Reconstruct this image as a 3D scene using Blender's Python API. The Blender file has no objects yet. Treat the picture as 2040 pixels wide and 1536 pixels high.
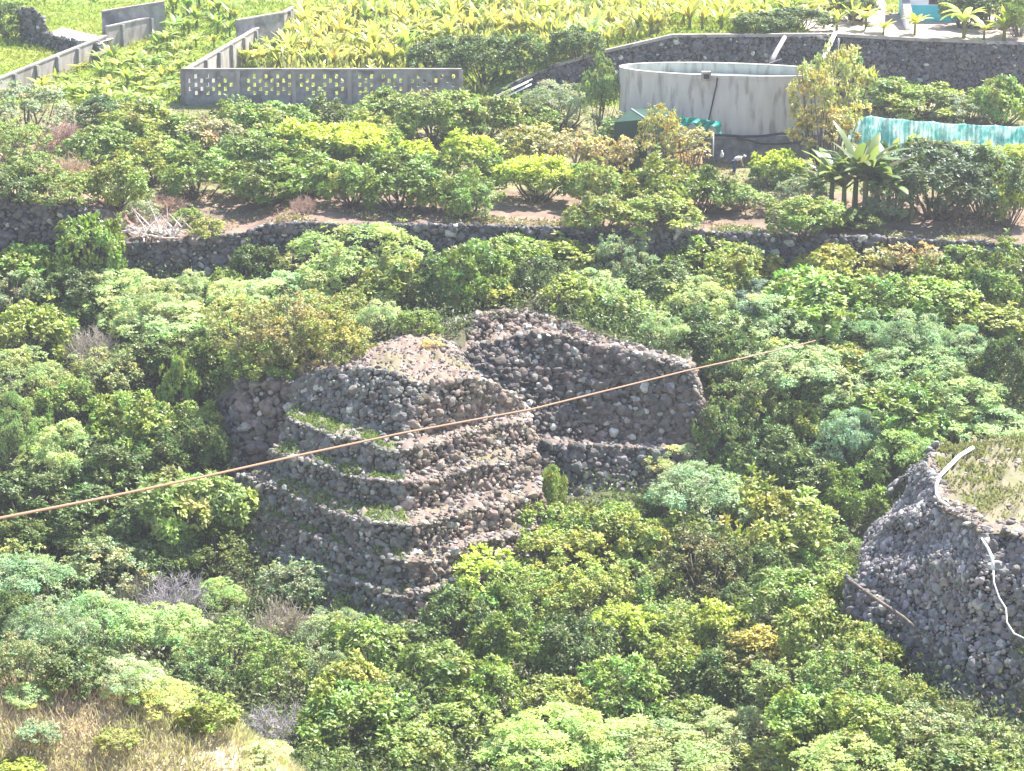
import bpy, math, random
import numpy as np
from mathutils import Vector

# ------------------------------------------------------------------ camera, sky, sun
sc = bpy.context.scene
R = math.radians
F, CX, CY, PITCH, CAMZ = 4600.0, 1020.0, 768.0, 16.0, 50.0
cam_d = bpy.data.cameras.new('camera'); cam = bpy.data.objects.new('camera', cam_d)
sc.collection.objects.link(cam); sc.camera = cam
cam.location = (0, 0, CAMZ); cam.rotation_euler = (R(90 - PITCH), 0, 0)
cam_d.sensor_width = 36; cam_d.lens = 36 * F / 2040; cam_d.clip_start = .5; cam_d.clip_end = 4000

SUN_EL, SUN_AZ = 56.0, 50.0        # azimuth from +Y (view direction) towards +X
w = bpy.data.worlds.new('World'); sc.world = w; w.use_nodes = True
nt = w.node_tree; bg = nt.nodes['Background']
sky = nt.nodes.new('ShaderNodeTexSky'); sky.sky_type = 'NISHITA'; sky.sun_disc = False
sky.sun_elevation = R(SUN_EL); sky.sun_rotation = R(SUN_AZ)
nt.links.new(sky.outputs[0], bg.inputs[0]); bg.inputs[1].default_value = 0.11
sd = bpy.data.lights.new('sun', 'SUN'); sd.energy = 5.0; sd.angle = R(.5); sd.color = (1, .965, .9)
so = bpy.data.objects.new('sun', sd); sc.collection.objects.link(so)
d = Vector((math.sin(R(SUN_AZ)) * math.cos(R(SUN_EL)), math.cos(R(SUN_AZ)) * math.cos(R(SUN_EL)), math.sin(R(SUN_EL))))
so.rotation_euler = d.to_track_quat('Z', 'Y').to_euler()
sc.view_settings.view_transform = 'Standard'; sc.view_settings.look = 'None'
sc.view_settings.exposure = 1.85; sc.view_settings.gamma = 1.0
sc.cycles.max_bounces = 6; sc.cycles.diffuse_bounces = 3; sc.cycles.transmission_bounces = 3
sc.cycles.glossy_bounces = 2; sc.cycles.volume_bounces = 0; sc.cycles.use_denoising = True
HAZE = 0.0003

# ------------------------------------------------------------------ helpers
def tanp(v): return math.tan(R(PITCH) - math.atan((CY - v) / F))
def X(u, y, v=768):
    t = R(PITCH); a = (CY - v) / F
    return (u - CX) / F * y / (math.cos(t) + a * math.sin(t))
def PY(u, v, y): return np.array([X(u, y, v), y, CAMZ - y * tanp(v)])
def PZ(u, v, z):
    y = (CAMZ - z) / tanp(v); return np.array([X(u, y, v), y, z])
def sst(a, b, x):
    t = np.clip((x - a) / (b - a), 0, 1); return t * t * (3 - 2 * t)
_PY = [-60, 0, 50, 68, 78, 86, 100, 112, 118, 125, 132, 138, 144.6, 145.5, 165, 172, 180, 186, 212, 240, 300, 700, 3000]
_PZ = [46, 42, 16, 8, 6.3, 5.6, 5, 4, 5, 7.6, 11.2, 13.4, 15.3, 15.5, 19.3, 20.1, 21, 21.2, 24.5, 25, 28, 45, 60]
def ztop(x): return np.interp(x, [-60, -32, -25.6, -25, -17, -14.6, 0, 16, 34], [20.6, 20.4, 19.9, 18.2, 18.2, 19.2, 18.9, 18.4, 17.6])
def zup(x): return np.interp(x, [-3.2, 2.8, 12.9, 46], [21, 23.2, 25.9, 25.6])
def ground(x, y):
    x = np.asarray(x, float); y = np.asarray(y, float)
    b = np.interp(y, _PY, _PZ)
    # orchard terrace
    t = ztop(x); ter = t + (19.3 - t) * sst(147, 160, y) + np.interp(y, [160, 165, 172, 180], [0, 0, .8, 1.7])
    b = np.where((y > 145.55) & (y < 180), ter, b)
    # upper terraces
    up = zup(x) + (np.maximum(24.5, zup(x) + .3) - zup(x)) * np.clip((y - 186) / 26, 0, 1)
    b = np.where((y >= 186) & (y < 212), up, b)
    b = np.where(y >= 212, np.maximum(25.6 + (y - 212) * .03, b), b)
    b = np.where((y >= 186) & (x < -9) & (y < 216), np.interp(y, [186, 216], [21.2, 25]), b)
    # grass knoll bottom left
    b = b + 10.2 * np.exp(-((y - 77) / 8.0) ** 2) / (1 + np.exp((x + 7) / 2.2))
    # bench below the rubble mound
    b = b + 3.7 * sst(9, 14.5, x) * sst(74, 84, y) * (1 - sst(106, 118, y))
    # plateau behind the stepped mound
    ey = np.interp(x, [-16, -12, -8, -4, -2, 1, 6, 10.5], [129, 128, 126.5, 127.6, 132, 133, 130.6, 129])
    ez = np.interp(x, [-16, -12, -8, -3, -1, 1, 6, 10.5], [13.0, 13.5, 15.0, 15.4, 15.9, 16.4, 15.2, 14.0])
    k = sst(-18.5, -16.5, x) * (1 - sst(10.2, 11.2, x)) * sst(0, .5, y - ey) * (1 - sst(150, 150.1, y))
    b = np.where(y < 145.5, np.maximum(b, b + (ez - b) * k), b)
    # right mound core
    k2 = sst(19, 22.5, x) * sst(88, 93, y - (22 - np.minimum(x, 22)) * 1.0) * (1 - sst(108, 111, y))
    b = b + 5.0 * k2
    return b
_ys = np.arange(62, 330, .2)
def hit(u, v, off=0.0):
    xs = np.array([X(u, 1.0, v)]) * _ys; zs = CAMZ - _ys * tanp(v)
    g = ground(xs, _ys) + off
    i = int(np.argmax(zs <= g)); y = _ys[i]
    return np.array([xs[i], y, float(ground(xs[i], y))])

def link(o, parent=None):
    sc.collection.objects.link(o)
    if parent is not None: o.parent = parent
    return o
def tag(o, label=None, cat=None, group=None, kind=None):
    if label: o['label'] = label
    if cat: o['category'] = cat
    if group: o['group'] = group
    if kind: o['kind'] = kind
    return o
def empty(name, loc, label, cat, group=None, rz=0):
    o = bpy.data.objects.new(name, None); o.location = [float(c) for c in loc]; o.rotation_euler = (0, 0, rz)
    o.empty_display_size = .3
    link(o); return tag(o, label, cat, group)
def raw_mesh(name, co, faces, mat, col=None, smooth=False):
    """co (N,3); faces (M,k) int array or list of lists"""
    me = bpy.data.meshes.new(name)
    co = np.asarray(co, np.float32)
    if isinstance(faces, np.ndarray):
        M, k = faces.shape
        me.vertices.add(len(co)); me.vertices.foreach_set('co', co.ravel())
        me.loops.add(M * k); me.loops.foreach_set('vertex_index', faces.ravel().astype(np.int32))
        me.polygons.add(M); me.polygons.foreach_set('loop_start', np.arange(0, M * k, k, dtype=np.int32))
        me.polygons.foreach_set('use_smooth', np.full(M, smooth))
        me.update(calc_edges=True)
    else:
        me.from_pydata([tuple(map(float, c)) for c in co], [], [list(map(int, f)) for f in faces])
        if smooth: me.polygons.foreach_set('use_smooth', np.full(len(me.polygons), True))
        me.update()
    if col is not None:
        a = me.attributes.new('tint', 'FLOAT_COLOR', 'POINT')
        c4 = np.ones((len(co), 4), np.float32); c4[:, :3] = col
        a.data.foreach_set('color', c4.ravel())
    me.materials.append(mat)
    return me
def mobj(name, me, parent=None, loc=None):
    o = bpy.data.objects.new(name, me)
    if loc is not None: o.location = [float(c) for c in loc]
    return link(o, parent)
class MB:
    def __init__(s): s.v = []; s.f = []
    def add(s, v, f):
        n = len(s.v); s.v += [tuple(map(float, p)) for p in v]; s.f += [[i + n for i in q] for q in f]
    def obox(s, c, ax, ay, az):
        c, ax, ay, az = map(np.asarray, (c, ax, ay, az))
        s.add([c + i * ax + j * ay + k * az for k in (-.5, .5) for j in (-.5, .5) for i in (-.5, .5)],
              [[0, 2, 3, 1], [4, 5, 7, 6], [0, 1, 5, 4], [2, 6, 7, 3], [0, 4, 6, 2], [1, 3, 7, 5]])
    def box(s, x0, x1, y0, y1, z0, z1):
        s.obox(((x0 + x1) / 2, (y0 + y1) / 2, (z0 + z1) / 2), (x1 - x0, 0, 0), (0, y1 - y0, 0), (0, 0, z1 - z0))
    def wall(s, a, b, z0a, z1a, z0b, z1b, th):
        a = np.asarray(a[:2], float); b = np.asarray(b[:2], float); d = (b - a) / np.linalg.norm(b - a)
        n = np.array([d[1], -d[0]]) * th / 2
        P = []
        for (p, z0, z1) in ((a, z0a, z1a), (b, z0b, z1b)):
            for sgn in (1, -1):
                q = p + n * sgn; P += [(q[0], q[1], z0), (q[0], q[1], z1)]
        s.add(P, [[0, 4, 5, 1], [2, 3, 7, 6], [1, 5, 7, 3], [0, 2, 6, 4], [0, 1, 3, 2], [4, 6, 7, 5]])
    def tube(s, pts, r, n=8, cap=True):
        pts = [np.asarray(p, float) for p in pts]; rs = r if hasattr(r, '__len__') else [r] * len(pts)
        V = []; 
        for i, p in enumerate(pts):
            t = pts[min(i + 1, len(pts) - 1)] - pts[max(i - 1, 0)]; t /= np.linalg.norm(t) + 1e-9
            a = np.cross(t, (0, 0, 1)) if abs(t[2]) < .9 else np.cross(t, (1, 0, 0)); a /= np.linalg.norm(a); b = np.cross(t, a)
            V += [p + rs[i] * (math.cos(k * 2 * math.pi / n) * a + math.sin(k * 2 * math.pi / n) * b) for k in range(n)]
        Fs = [[i * n + k, i * n + (k + 1) % n, (i + 1) * n + (k + 1) % n, (i + 1) * n + k] for i in range(len(pts) - 1) for k in range(n)]
        if cap: Fs += [list(range(n))[::-1], [(len(pts) - 1) * n + k for k in range(n)]]
        s.add(V, Fs)
    def build(s, name, mat, parent=None, smooth=False):
        loc = (0, 0, 0)
        me = raw_mesh(name, s.v, s.f, mat, smooth=smooth)
        o = bpy.data.objects.new(name, me); link(o, parent)
        if parent is not None: 
            bpy.context.view_layer.update() if False else None
            o.matrix_parent_inverse = parent_inv(parent)
        return o
from mathutils import Matrix
def parent_inv(p):
    m = Matrix.Translation(p.location) @ p.rotation_euler.to_matrix().to_4x4()
    while p.parent is not None: p = p.parent
    return m.inverted()

# ------------------------------------------------------------------ materials
def mat_new(name):
    m = bpy.data.materials.new(name); m.use_nodes = True
    n = m.node_tree.nodes; return m, m.node_tree, n['Principled BSDF'], n['Material Output']
def N(t, kind, **kw):
    n = t.nodes.new(kind)
    for k, v in kw.items():
        if k.startswith('i_'): n.inputs[k[2:].replace('_', ' ')].default_value = v
        else: setattr(n, k, v)
    return n
def mixc(t, blend, fac, a, b):
    n = t.nodes.new('ShaderNodeMix'); n.data_type = 'RGBA'; n.blend_type = blend
    for i, v in ((0, fac), (6, a), (7, b)):
        if hasattr(v, 'links'): t.links.new(v, n.inputs[i])
        else: n.inputs[i].default_value = v if i == 0 else (*v, 1)
    return n.outputs[2]
def leaf_mat(name, transl=.35, rough=.42, flush=None, spec=.35):
    m, t, b, out = mat_new(name)
    oi = N(t, 'ShaderNodeObjectInfo'); at = N(t, 'ShaderNodeAttribute', attribute_name='tint')
    c = mixc(t, 'MULTIPLY', 1.0, oi.outputs['Color'], at.outputs['Color'])
    t.links.new(c, b.inputs['Base Color']); b.inputs['Roughness'].default_value = rough
    b.inputs['Specular IOR Level'].default_value = spec
    tr = N(t, 'ShaderNodeBsdfTranslucent')
    c2 = mixc(t, 'MULTIPLY', 1.0, c, (1.15, 1.25, .55)); t.links.new(c2, tr.inputs[0])
    mx = N(t, 'ShaderNodeMixShader'); mx.inputs[0].default_value = transl
    t.links.new(b.outputs[0], mx.inputs[1]); t.links.new(tr.outputs[0], mx.inputs[2]); t.links.new(mx.outputs[0], out.inputs[0])
    return m
def rough_mat(name, c1, c2, scale=3.0, rough=.9, bump=.3, tint=False, c3=None, s3=.4, stretch=None, det=6):
    m, t, b, out = mat_new(name)
    tc = N(t, 'ShaderNodeTexCoord'); src = tc.outputs['Object']
    if stretch:
        mp = N(t, 'ShaderNodeMapping'); mp.inputs['Scale'].default_value = stretch; t.links.new(src, mp.inputs[0]); src = mp.outputs[0]
    n1 = N(t, 'ShaderNodeTexNoise'); n1.inputs['Scale'].default_value = scale; n1.inputs['Detail'].default_value = det
    t.links.new(src, n1.inputs[0])
    rp = N(t, 'ShaderNodeMapRange'); rp.inputs[1].default_value = .35; rp.inputs[2].default_value = .65
    t.links.new(n1.outputs[0], rp.inputs[0])
    c = mixc(t, 'MIX', rp.outputs[0], c1, c2)
    if c3:
        n2 = N(t, 'ShaderNodeTexNoise'); n2.inputs['Scale'].default_value = s3; n2.inputs['Detail'].default_value = 4
        t.links.new(src, n2.inputs[0])
        r2 = N(t, 'ShaderNodeMapRange'); r2.inputs[1].default_value = .52; r2.inputs[2].default_value = .64
        t.links.new(n2.outputs[0], r2.inputs[0]); c = mixc(t, 'MIX', r2.outputs[0], c, c3)
    if tint:
        at = N(t, 'ShaderNodeAttribute', attribute_name='tint'); c = mixc(t, 'MULTIPLY', 1.0, c, at.outputs['Color'])
    t.links.new(c, b.inputs['Base Color']); b.inputs['Roughness'].default_value = rough
    b.inputs['Specular IOR Level'].default_value = .2
    if bump:
        bp = N(t, 'ShaderNodeBump'); bp.inputs['Strength'].default_value = bump; bp.inputs['Distance'].default_value = .1
        t.links.new(n1.outputs[0], bp.inputs['Height']); t.links.new(bp.outputs[0], b.inputs['Normal'])
    return m
def plain(name, c, rough=.6, spec=.3):
    m, t, b, out = mat_new(name)
    n1 = N(t, 'ShaderNodeTexNoise'); n1.inputs['Scale'].default_value = 5
    cc = mixc(t, 'MIX', n1.outputs[0], tuple(k * .8 for k in c), tuple(min(1, k * 1.15) for k in c))
    t.links.new(cc, b.inputs['Base Color']); b.inputs['Roughness'].default_value = rough; b.inputs['Specular IOR Level'].default_value = spec
    return m
M_leaf = leaf_mat('leaf', .3)
M_waxy = leaf_mat('waxy_leaf', .3, .5, spec=.25)
M_ban = leaf_mat('banana_leaf', .45, .38, spec=.4)
M_grass = leaf_mat('grass_blade', .35, .6, spec=.15)
M_bark = rough_mat('bark', (.09, .07, .06), (.2, .17, .14), 6, bump=.4)
M_pbark = rough_mat('pale_bark', (.25, .22, .19), (.42, .38, .33), 6, bump=.3)
M_stem = rough_mat('banana_stem', (.2, .17, .07), (.12, .16, .05), 4, bump=.2)
M_stone = rough_mat('field_stone', (.58, .58, .57), (1.0, .97, .94), 3.5, tint=True, bump=.7)
M_earth = rough_mat('bank_earth', (.075, .06, .05), (.15, .12, .1), 1.5, bump=.6)
M_ledge = rough_mat('ledge_earth', (.15, .11, .09), (.23, .17, .14), 1.3, bump=.8, c3=(.17, .145, .08), s3=.35)
M_gledge = rough_mat('mossy_ledge', (.09, .11, .045), (.19, .17, .12), 1.6, bump=.7, c3=(.24, .2, .15), s3=.5)
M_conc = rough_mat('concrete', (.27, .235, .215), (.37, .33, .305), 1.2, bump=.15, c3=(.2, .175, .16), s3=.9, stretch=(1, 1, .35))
M_shade_conc = rough_mat('shade_concrete', (.2, .19, .185), (.32, .3, .29), 1.5, bump=.2, c3=(.14, .13, .13), s3=.7)  # shade-grey copy of the concrete, for camera-facing walls and pilaster shadows
M_tank = rough_mat('tank_render', (.47, .43, .4), (.56, .52, .48), .9, bump=.1, c3=(.33, .29, .26), s3=1.1, stretch=(1.6, 1.6, .35))
M_white = plain('white_plastic', (.75, .75, .74), .4)
M_black = plain('black_hose', (.03, .03, .035), .5)
M_rope = plain('cable_sheath', (.27, .16, .105), .85)
# ------------------------------------------------------------------ ground
rng = np.random.default_rng(5); random.seed(5)
def vnoise(x, y, s, seed=0):
    x = np.asarray(x) / s + seed * 17.3; y = np.asarray(y) / s + seed * 9.1
    xi = np.floor(x).astype(int); yi = np.floor(y).astype(int); fx = x - xi; fy = y - yi
    def h(a, b):
        n = np.sin(a * 127.1 + b * 311.7) * 43758.5453; return n - np.floor(n)
    fx = fx * fx * (3 - 2 * fx); fy = fy * fy * (3 - 2 * fy)
    return (h(xi, yi) * (1 - fx) + h(xi + 1, yi) * fx) * (1 - fy) + (h(xi, yi + 1) * (1 - fx) + h(xi + 1, yi + 1) * fx) * fy
xs = np.concatenate([np.linspace(-160, -75, 14), np.arange(-70, 70.1, .8), np.linspace(75, 160, 14)])
ys = np.concatenate([np.arange(-60, 60, 6), np.arange(60, 145, .5), [145.3, 145.5, 145.6], np.arange(146, 185.6, .5), [185.95, 186.05], np.arange(186.5, 211.9, .5), [211.95, 212.05], np.arange(212.5, 240, 1), np.arange(245, 400, 15)])
gx, gy = np.meshgrid(xs, ys); gz = ground(gx, gy)
rough_k = np.where((gy > 147) & (gy < 180), .25, .55) * ((gy > 62) & (gy < 183))
gz = gz + (vnoise(gx, gy, 2.1) - .5) * rough_k * .8 * (np.abs(gy - 145.5) > .4)
nx, ny = len(xs), len(ys)
ii = np.arange(ny - 1)[:, None] * nx + np.arange(nx - 1)[None, :]
fc = np.stack([ii, ii + 1, ii + nx + 1, ii + nx], -1).reshape(-1, 4)
def C(*c): return np.array(c)
n1 = vnoise(gx, gy, 3.3, 1)[..., None]; n2 = vnoise(gx, gy, 9, 2)[..., None]
col = C(.12, .105, .07) * (1 - n1) + C(.09, .11, .04) * n1
soil = C(.22, .14, .11) * (1 - n1) + C(.15, .115, .08) * n1
grassy = C(.2, .27, .06); red = C(.34, .2, .15); dry = C(.5, .36, .29) * (1 - n1) + C(.42, .34, .22) * n1
field = C(.22, .27, .06) * (1 - n2) + C(.17, .25, .05) * n2
Y3 = gy[..., None]; X3 = gx[..., None]
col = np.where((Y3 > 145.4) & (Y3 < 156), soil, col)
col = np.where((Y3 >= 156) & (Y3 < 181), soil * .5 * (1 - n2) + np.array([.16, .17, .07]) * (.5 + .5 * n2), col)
col = np.where((Y3 > 148) & (Y3 < 176) & (X3 < -27), red * (1 - n1) + C(.2, .2, .12) * n1, col)
col = np.where(Y3 >= 181, field, col)
col = np.where((Y3 >= 181) & (Y3 < 212) & (X3 > 24), C(.42, .33, .26), col)
col = np.where((Y3 < 88) & (X3 < 0), dry, col)
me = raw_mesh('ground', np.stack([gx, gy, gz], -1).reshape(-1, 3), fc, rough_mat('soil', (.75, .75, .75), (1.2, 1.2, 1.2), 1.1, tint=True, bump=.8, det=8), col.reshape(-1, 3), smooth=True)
tag(mobj('ground', me), kind='structure')

# ------------------------------------------------------------------ stone builder
import itertools
def ico():
    import bmesh
    bm = bmesh.new(); bmesh.ops.create_icosphere(bm, subdivisions=2, radius=1.0)
    v = np.array([q.co[:] for q in bm.verts]); f = np.array([[q.index for q in p.verts] for p in bm.faces]); bm.free(); return v, f
ICO_V, ICO_F = ico()
STV = []
for k in range(10):
    rr = np.random.default_rng(100 + k); v = ICO_V.copy()
    for _ in range(7):                       # chop flat facets: angular fieldstone
        nrm = rr.normal(size=3); nrm /= np.linalg.norm(nrm); dd = rr.uniform(.62, .85)
        s = v @ nrm; v -= np.clip(s - dd, 0, None)[:, None] * nrm
    STV.append(v)
def stones(pos, nrm, size, base, var=.22, seed=1, squash=.65, lichen=.05):
    """pos (N,3) nrm (N,3) size (N,) -> co, faces, tint"""
    r = np.random.default_rng(seed); n = len(pos)
    up = np.tile([0, 0, 1.0], (n, 1)); t1 = np.cross(up, nrm); L = np.linalg.norm(t1, axis=1, keepdims=True)
    t1 = np.where(L > .05, t1 / np.maximum(L, .05), np.array([1., 0, 0])); t2 = np.cross(nrm, t1)
    a = r.normal(0, .5, n)[:, None]; e1 = t1 * np.cos(a) + t2 * np.sin(a); e2 = -t1 * np.sin(a) + t2 * np.cos(a)
    sx = size * r.uniform(.8, 1.35, n); sy = size * r.uniform(.62, 1.0, n); sz = size * squash * r.uniform(.7, 1.25, n)
    which = r.integers(0, len(STV), n); V = np.stack(STV)[which]
    co = pos[:, None, :] + V[..., 0:1] * (e1 * sx[:, None])[:, None] + V[..., 1:2] * (e2 * sy[:, None])[:, None] + V[..., 2:3] * (nrm * sz[:, None])[:, None]
    fc = ICO_F[None] + (np.arange(n) * len(ICO_V))[:, None, None]
    g = np.clip(r.normal(1, var, n), .45, 1.9)
    tint = np.array(base)[None] * g[:, None] * (1 + r.normal(0, .06, (n, 3)) * [1, .4, 1])
    li = r.random(n) < lichen; tint[li] = np.array([.5, .48, .44]) * r.uniform(.75, 1.2, li.sum())[:, None]
    return co.reshape(-1, 3), fc.reshape(-1, 3), np.repeat(tint, len(ICO_V), 0)
def cat3(parts):
    co, fc, ti, n = [], [], [], 0
    for a, b, c in parts:
        co.append(a); fc.append(b + n); ti.append(c); n += len(a)
    return np.concatenate(co), np.concatenate(fc), np.concatenate(ti)
def chaikin(P, k=2):
    P = np.asarray(P, float)
    for _ in range(k):
        Q = [P[0]]
        for a, b in zip(P[:-1], P[1:]): Q += [a * .75 + b * .25, a * .25 + b * .75]
        P = np.array(Q + [P[-1]])
    return P
def slump_at(P, amp, seed):
    P = P.copy(); a = np.arange(len(P)) * 1.0; P[:, 2] += (vnoise(P[:, 0] * 1.0, P[:, 1] * 1.0, 1.4, seed) - .5) * 2 * amp; P[:, 1] += (vnoise(P[:, 0], P[:, 1], 1.7, seed + 5) - .5) * amp * 1.5; return P
def slump(P, amp, seed):
    P = resample(P, max(12, len(P) * 4)); n = len(P)
    P[:, 2] += (vnoise(np.arange(n) * 1.0, np.full(n, seed * 3.1), 3.0, seed) - .5) * 2 * amp; return P
def resample(P, n):
    P = np.asarray(P, float); s = np.r_[0, np.cumsum(np.linalg.norm(np.diff(P, axis=0), axis=1))]
    q = np.linspace(0, s[-1], n); return np.stack([np.interp(q, s, P[:, k]) for k in range(3)], 1)
def stone_face(name, T, B, size, base, parent, seed=1, coping=True, back=.2, bulge=.12, lichen=.05, cope_sun_tint=1.0, backmat=None, var=.22):
    """ruled dry-stone face between a top and a bottom polyline (both left to right as seen from in front)"""
    r = np.random.default_rng(seed)
    L = max(np.linalg.norm(np.diff(np.asarray(T), axis=0), axis=1).sum(), np.linalg.norm(np.diff(np.asarray(B), axis=0), axis=1).sum())
    nc = max(3, int(L / (size * 1.62))); Tp = resample(T, nc); Bp = resample(B, nc)
    H = np.linalg.norm(Tp - Bp, axis=1).max(); nr = max(2, int(H / (size * 1.18)) + 1)
    cu, cv = np.meshgrid(np.arange(nc, dtype=float), np.linspace(0, 1, nr)); 
    cu = cu + (np.arange(nr)[:, None] % 2) * .5 + r.uniform(-.36, .36, cu.shape); cv = np.clip(cv + r.uniform(-.38, .38, cv.shape) / nr, 0, 1)
    cu = np.clip(cu, 0, nc - 1).ravel(); cv = cv.ravel()
    i0 = np.minimum(cu.astype(int), nc - 2); f = (cu - i0)[:, None]
    tp = Tp[i0] * (1 - f) + Tp[i0 + 1] * f; bp = Bp[i0] * (1 - f) + Bp[i0 + 1] * f
    pos = tp * (1 - cv[:, None]) + bp * cv[:, None]
    tan = (Tp[i0 + 1] - Tp[i0]) + (Bp[i0 + 1] - Bp[i0]); dn = bp - tp
    # smooth the tangent a little
    nrm = np.cross(dn, tan); nrm /= np.linalg.norm(nrm, axis=1, keepdims=True) + 1e-9
    nrm = np.where((nrm[:, 1:2] > 0.35), -nrm, nrm)
    keep = np.linalg.norm(dn, axis=1) > size * .5
    pos, nrm = pos[keep], nrm[keep]
    sz = size * r.lognormal(0, .42, len(pos)) * .88; sz = np.clip(sz, size * .4, size * 2.0)
    pos = pos + nrm * r.uniform(-.45, .2, (len(pos), 1)) * size + nrm * ((vnoise(pos[:, 0] + pos[:, 1], pos[:, 2] * 1.5, 2.2, seed % 7) - .5)[:, None] * bulge * 2)
    nj = nrm + r.normal(0, .16, nrm.shape); nj /= np.linalg.norm(nj, axis=1, keepdims=True)
    parts = [stones(pos, nj, sz, base, seed=seed + 1, lichen=lichen, var=var)]
    # small chinking stones
    m = r.random(len(pos)) < .6; p2 = pos[m] + r.normal(0, size * .6, (m.sum(), 3)) * [1, .3, 1]
    parts.append(stones(p2, nj[m], sz[m] * .5, base, seed=seed + 2, lichen=lichen, var=var))
    if coping:
        n2 = int(L / (size * 1.1)); cp = resample(T, n2) + r.normal(0, size * .3, (n2, 3)) * [1, 1, .45] + [0, size * .3, size * .1]
        parts.append(stones(cp, np.tile([0, 0, 1.], (n2, 1)), size * r.uniform(.5, 1.05, n2), np.array(base) * cope_sun_tint, seed=seed + 3, lichen=lichen * 2, var=var))  # top stones tinted for sunlight on the wall edge
    co, fc, ti = cat3(parts)
    # backing bank, set behind the stones
    nb = np.array([nrm[:, 0].mean(), nrm[:, 1].mean(), nrm[:, 2].mean()])
    A = Tp - nb * back; Bq = Bp - nb * back; n = nc
    bco = np.concatenate([A, Bq]); bf = [[i, i + 1, n + i + 1, n + i] for i in range(n - 1)]
    bt = np.tile(np.array(base) * .45, (len(bco), 1))
    bft = []; 
    for q in bf: bft += [[q[0], q[1], q[2]], [q[0], q[2], q[3]]]
    co, fc, ti = cat3([(co, fc, ti), (bco, np.array(bft), bt)])
    pl = np.array(parent.location) if parent is not None else 0
    me = raw_mesh(name, co - pl, fc, M_stone, ti)
    o = mobj(name, me, parent)
    return o
def ledge(name, A, B, mat, parent, n=40, m=5, bump=.12, seed=0, strew=None, ssize=.12):
    Ap, Bp = resample(A, n), resample(B, n); r = np.random.default_rng(seed)
    co = []
    for j in range(m + 1):
        t = j / m; q = Ap * (1 - t) + Bp * t; q[:, 2] += r.normal(0, bump, n) * (0 < j < m) + (.0 if 0 < j < m else -.06)
        co.append(q)
    co = np.concatenate(co) - np.array(parent.location)
    fc = np.array([[j * n + i, j * n + i + 1, (j + 1) * n + i + 1, (j + 1) * n + i] for j in range(m) for i in range(n - 1)])
    o = mobj(name, raw_mesh(name, co, fc, mat, smooth=True), parent)
    if strew:
        k = strew; i = r.integers(0, n - 1, k); t = r.random((k, 1)); p = Ap[i] * (1 - t) + Bp[i] * t + r.normal(0, .12, (k, 3)) * [1, 1, .3]
        a = stones(p, np.tile([0, 0, 1.], (k, 1)) + r.normal(0, .2, (k, 3)), ssize * r.lognormal(0, .4, k), (.23, .2, .18), seed=seed + 5, lichen=.12)
        tag(mobj('loose_stones', raw_mesh('loose_stones', a[0] - np.array(parent.location), a[1], M_stone, a[2]), parent), kind='stuff')
    return o

# ------------------------------------------------------------------ stepped mound
GREY_SHADE = (.2, .193, .175); BROWN_SUN = (.235, .187, .155)  # cool shade side and warm sunlit side, put into the stone colours
def P3(L): return np.array([PY(*p) for p in L])
mound = empty('stepped_stone_mound', (-5, 121, 4), 'large stepped mound of grey dry stone terraces rising from the green thicket', 'stone mound')
T0 = P3([(590, 764, 127.8), (709, 727, 125.4), (775, 745, 123.4), (837, 764, 122), (900, 757, 122.8), (960, 753, 123.7), (1050, 812, 126.5)])
B0 = P3([(588, 808, 127.2), (700, 850, 122.9), (792, 882, 119.7), (900, 858, 122.2), (1053, 820, 126.2)])
TB = [
 (12.4, 1.45, [(572, 834), (690, 876), (791, 902), (900, 877), (1056, 836)]),
 (10.9, 1.55, [(540, 900), (668, 940), (792, 974), (920, 944), (1066, 903)]),
 (9.3, 1.5, [(474, 946), (630, 1006), (793, 1062), (920, 1028), (1080, 980)]),
 (7.8, 1.4, [(452, 1004), (625, 1070), (796, 1133), (930, 1096), (1090, 1044)]),
 (6.4, 1.4, [(440, 1062), (620, 1132), (798, 1196), (930, 1156), (1095, 1104)]),
 (5.0, 1.5, [(452, 1124), (625, 1194), (798, 1258), (930, 1216), (1095, 1164)]),
]
T0s = slump_at(chaikin(T0, 3), .24, 2); B0s = chaikin(B0, 3); c1, c2_ = int(np.argmin(T0s[:, 1])), int(np.argmin(B0s[:, 1]))
stone_face('terrace_wall', T0s[:c1 + 1], B0s[:c2_ + 1], .2, GREY_SHADE, mound, seed=11, cope_sun_tint=1.1)
stone_face('terrace_wall', T0s[c1:], B0s[c2_:], .19, BROWN_SUN, mound, seed=12, cope_sun_tint=1.1, lichen=.08)
B0L, B0R = B0s[:c2_ + 1], B0s[c2_:]
prevL, prevR = B0L, B0R; TUFT = []
for k, (z, h, pts) in enumerate(TB):
    T = np.array([PZ(u, v, z) for u, v in pts]); T = chaikin(T, 3); cut = int(np.argmin(T[:, 1])); T = slump_at(T, .27, k + 3); TL, TR = T[:cut + 1], T[cut:]
    q = np.linspace(-1, 0, cut + 1); q2 = np.linspace(0, 1, len(T) - cut); q = np.r_[q, q2[1:]]
    Bq = T + np.stack([q * .35, -.38 + abs(q) * .1, -h + h * (.1 + .13 * np.sqrt(abs(q)))], 1); BL, BR = Bq[:cut + 1], Bq[cut:];  BL[:2, :2] -= np.array([-.5, -.1]) * .0
    mL = M_gledge; TUFT.append((prevL + [0, 0, .03], TL + [0, .2, .03]))
    o = ledge('earth_ledge', prevL, TL, mL, mound, seed=20 + k, strew=300, ssize=.11)
    o = ledge('earth_ledge', prevR, TR, M_ledge, mound, seed=40 + k, strew=420, ssize=.1)
    stone_face('terrace_wall', TL, BL, .19, GREY_SHADE, mound, seed=60 + k * 3, cope_sun_tint=1.05)
    stone_face('terrace_wall', TR, BR, .17, BROWN_SUN, mound, seed=160 + k * 3, lichen=.07, cope_sun_tint=1.0)
    prevL, prevR = BL, BR
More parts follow.
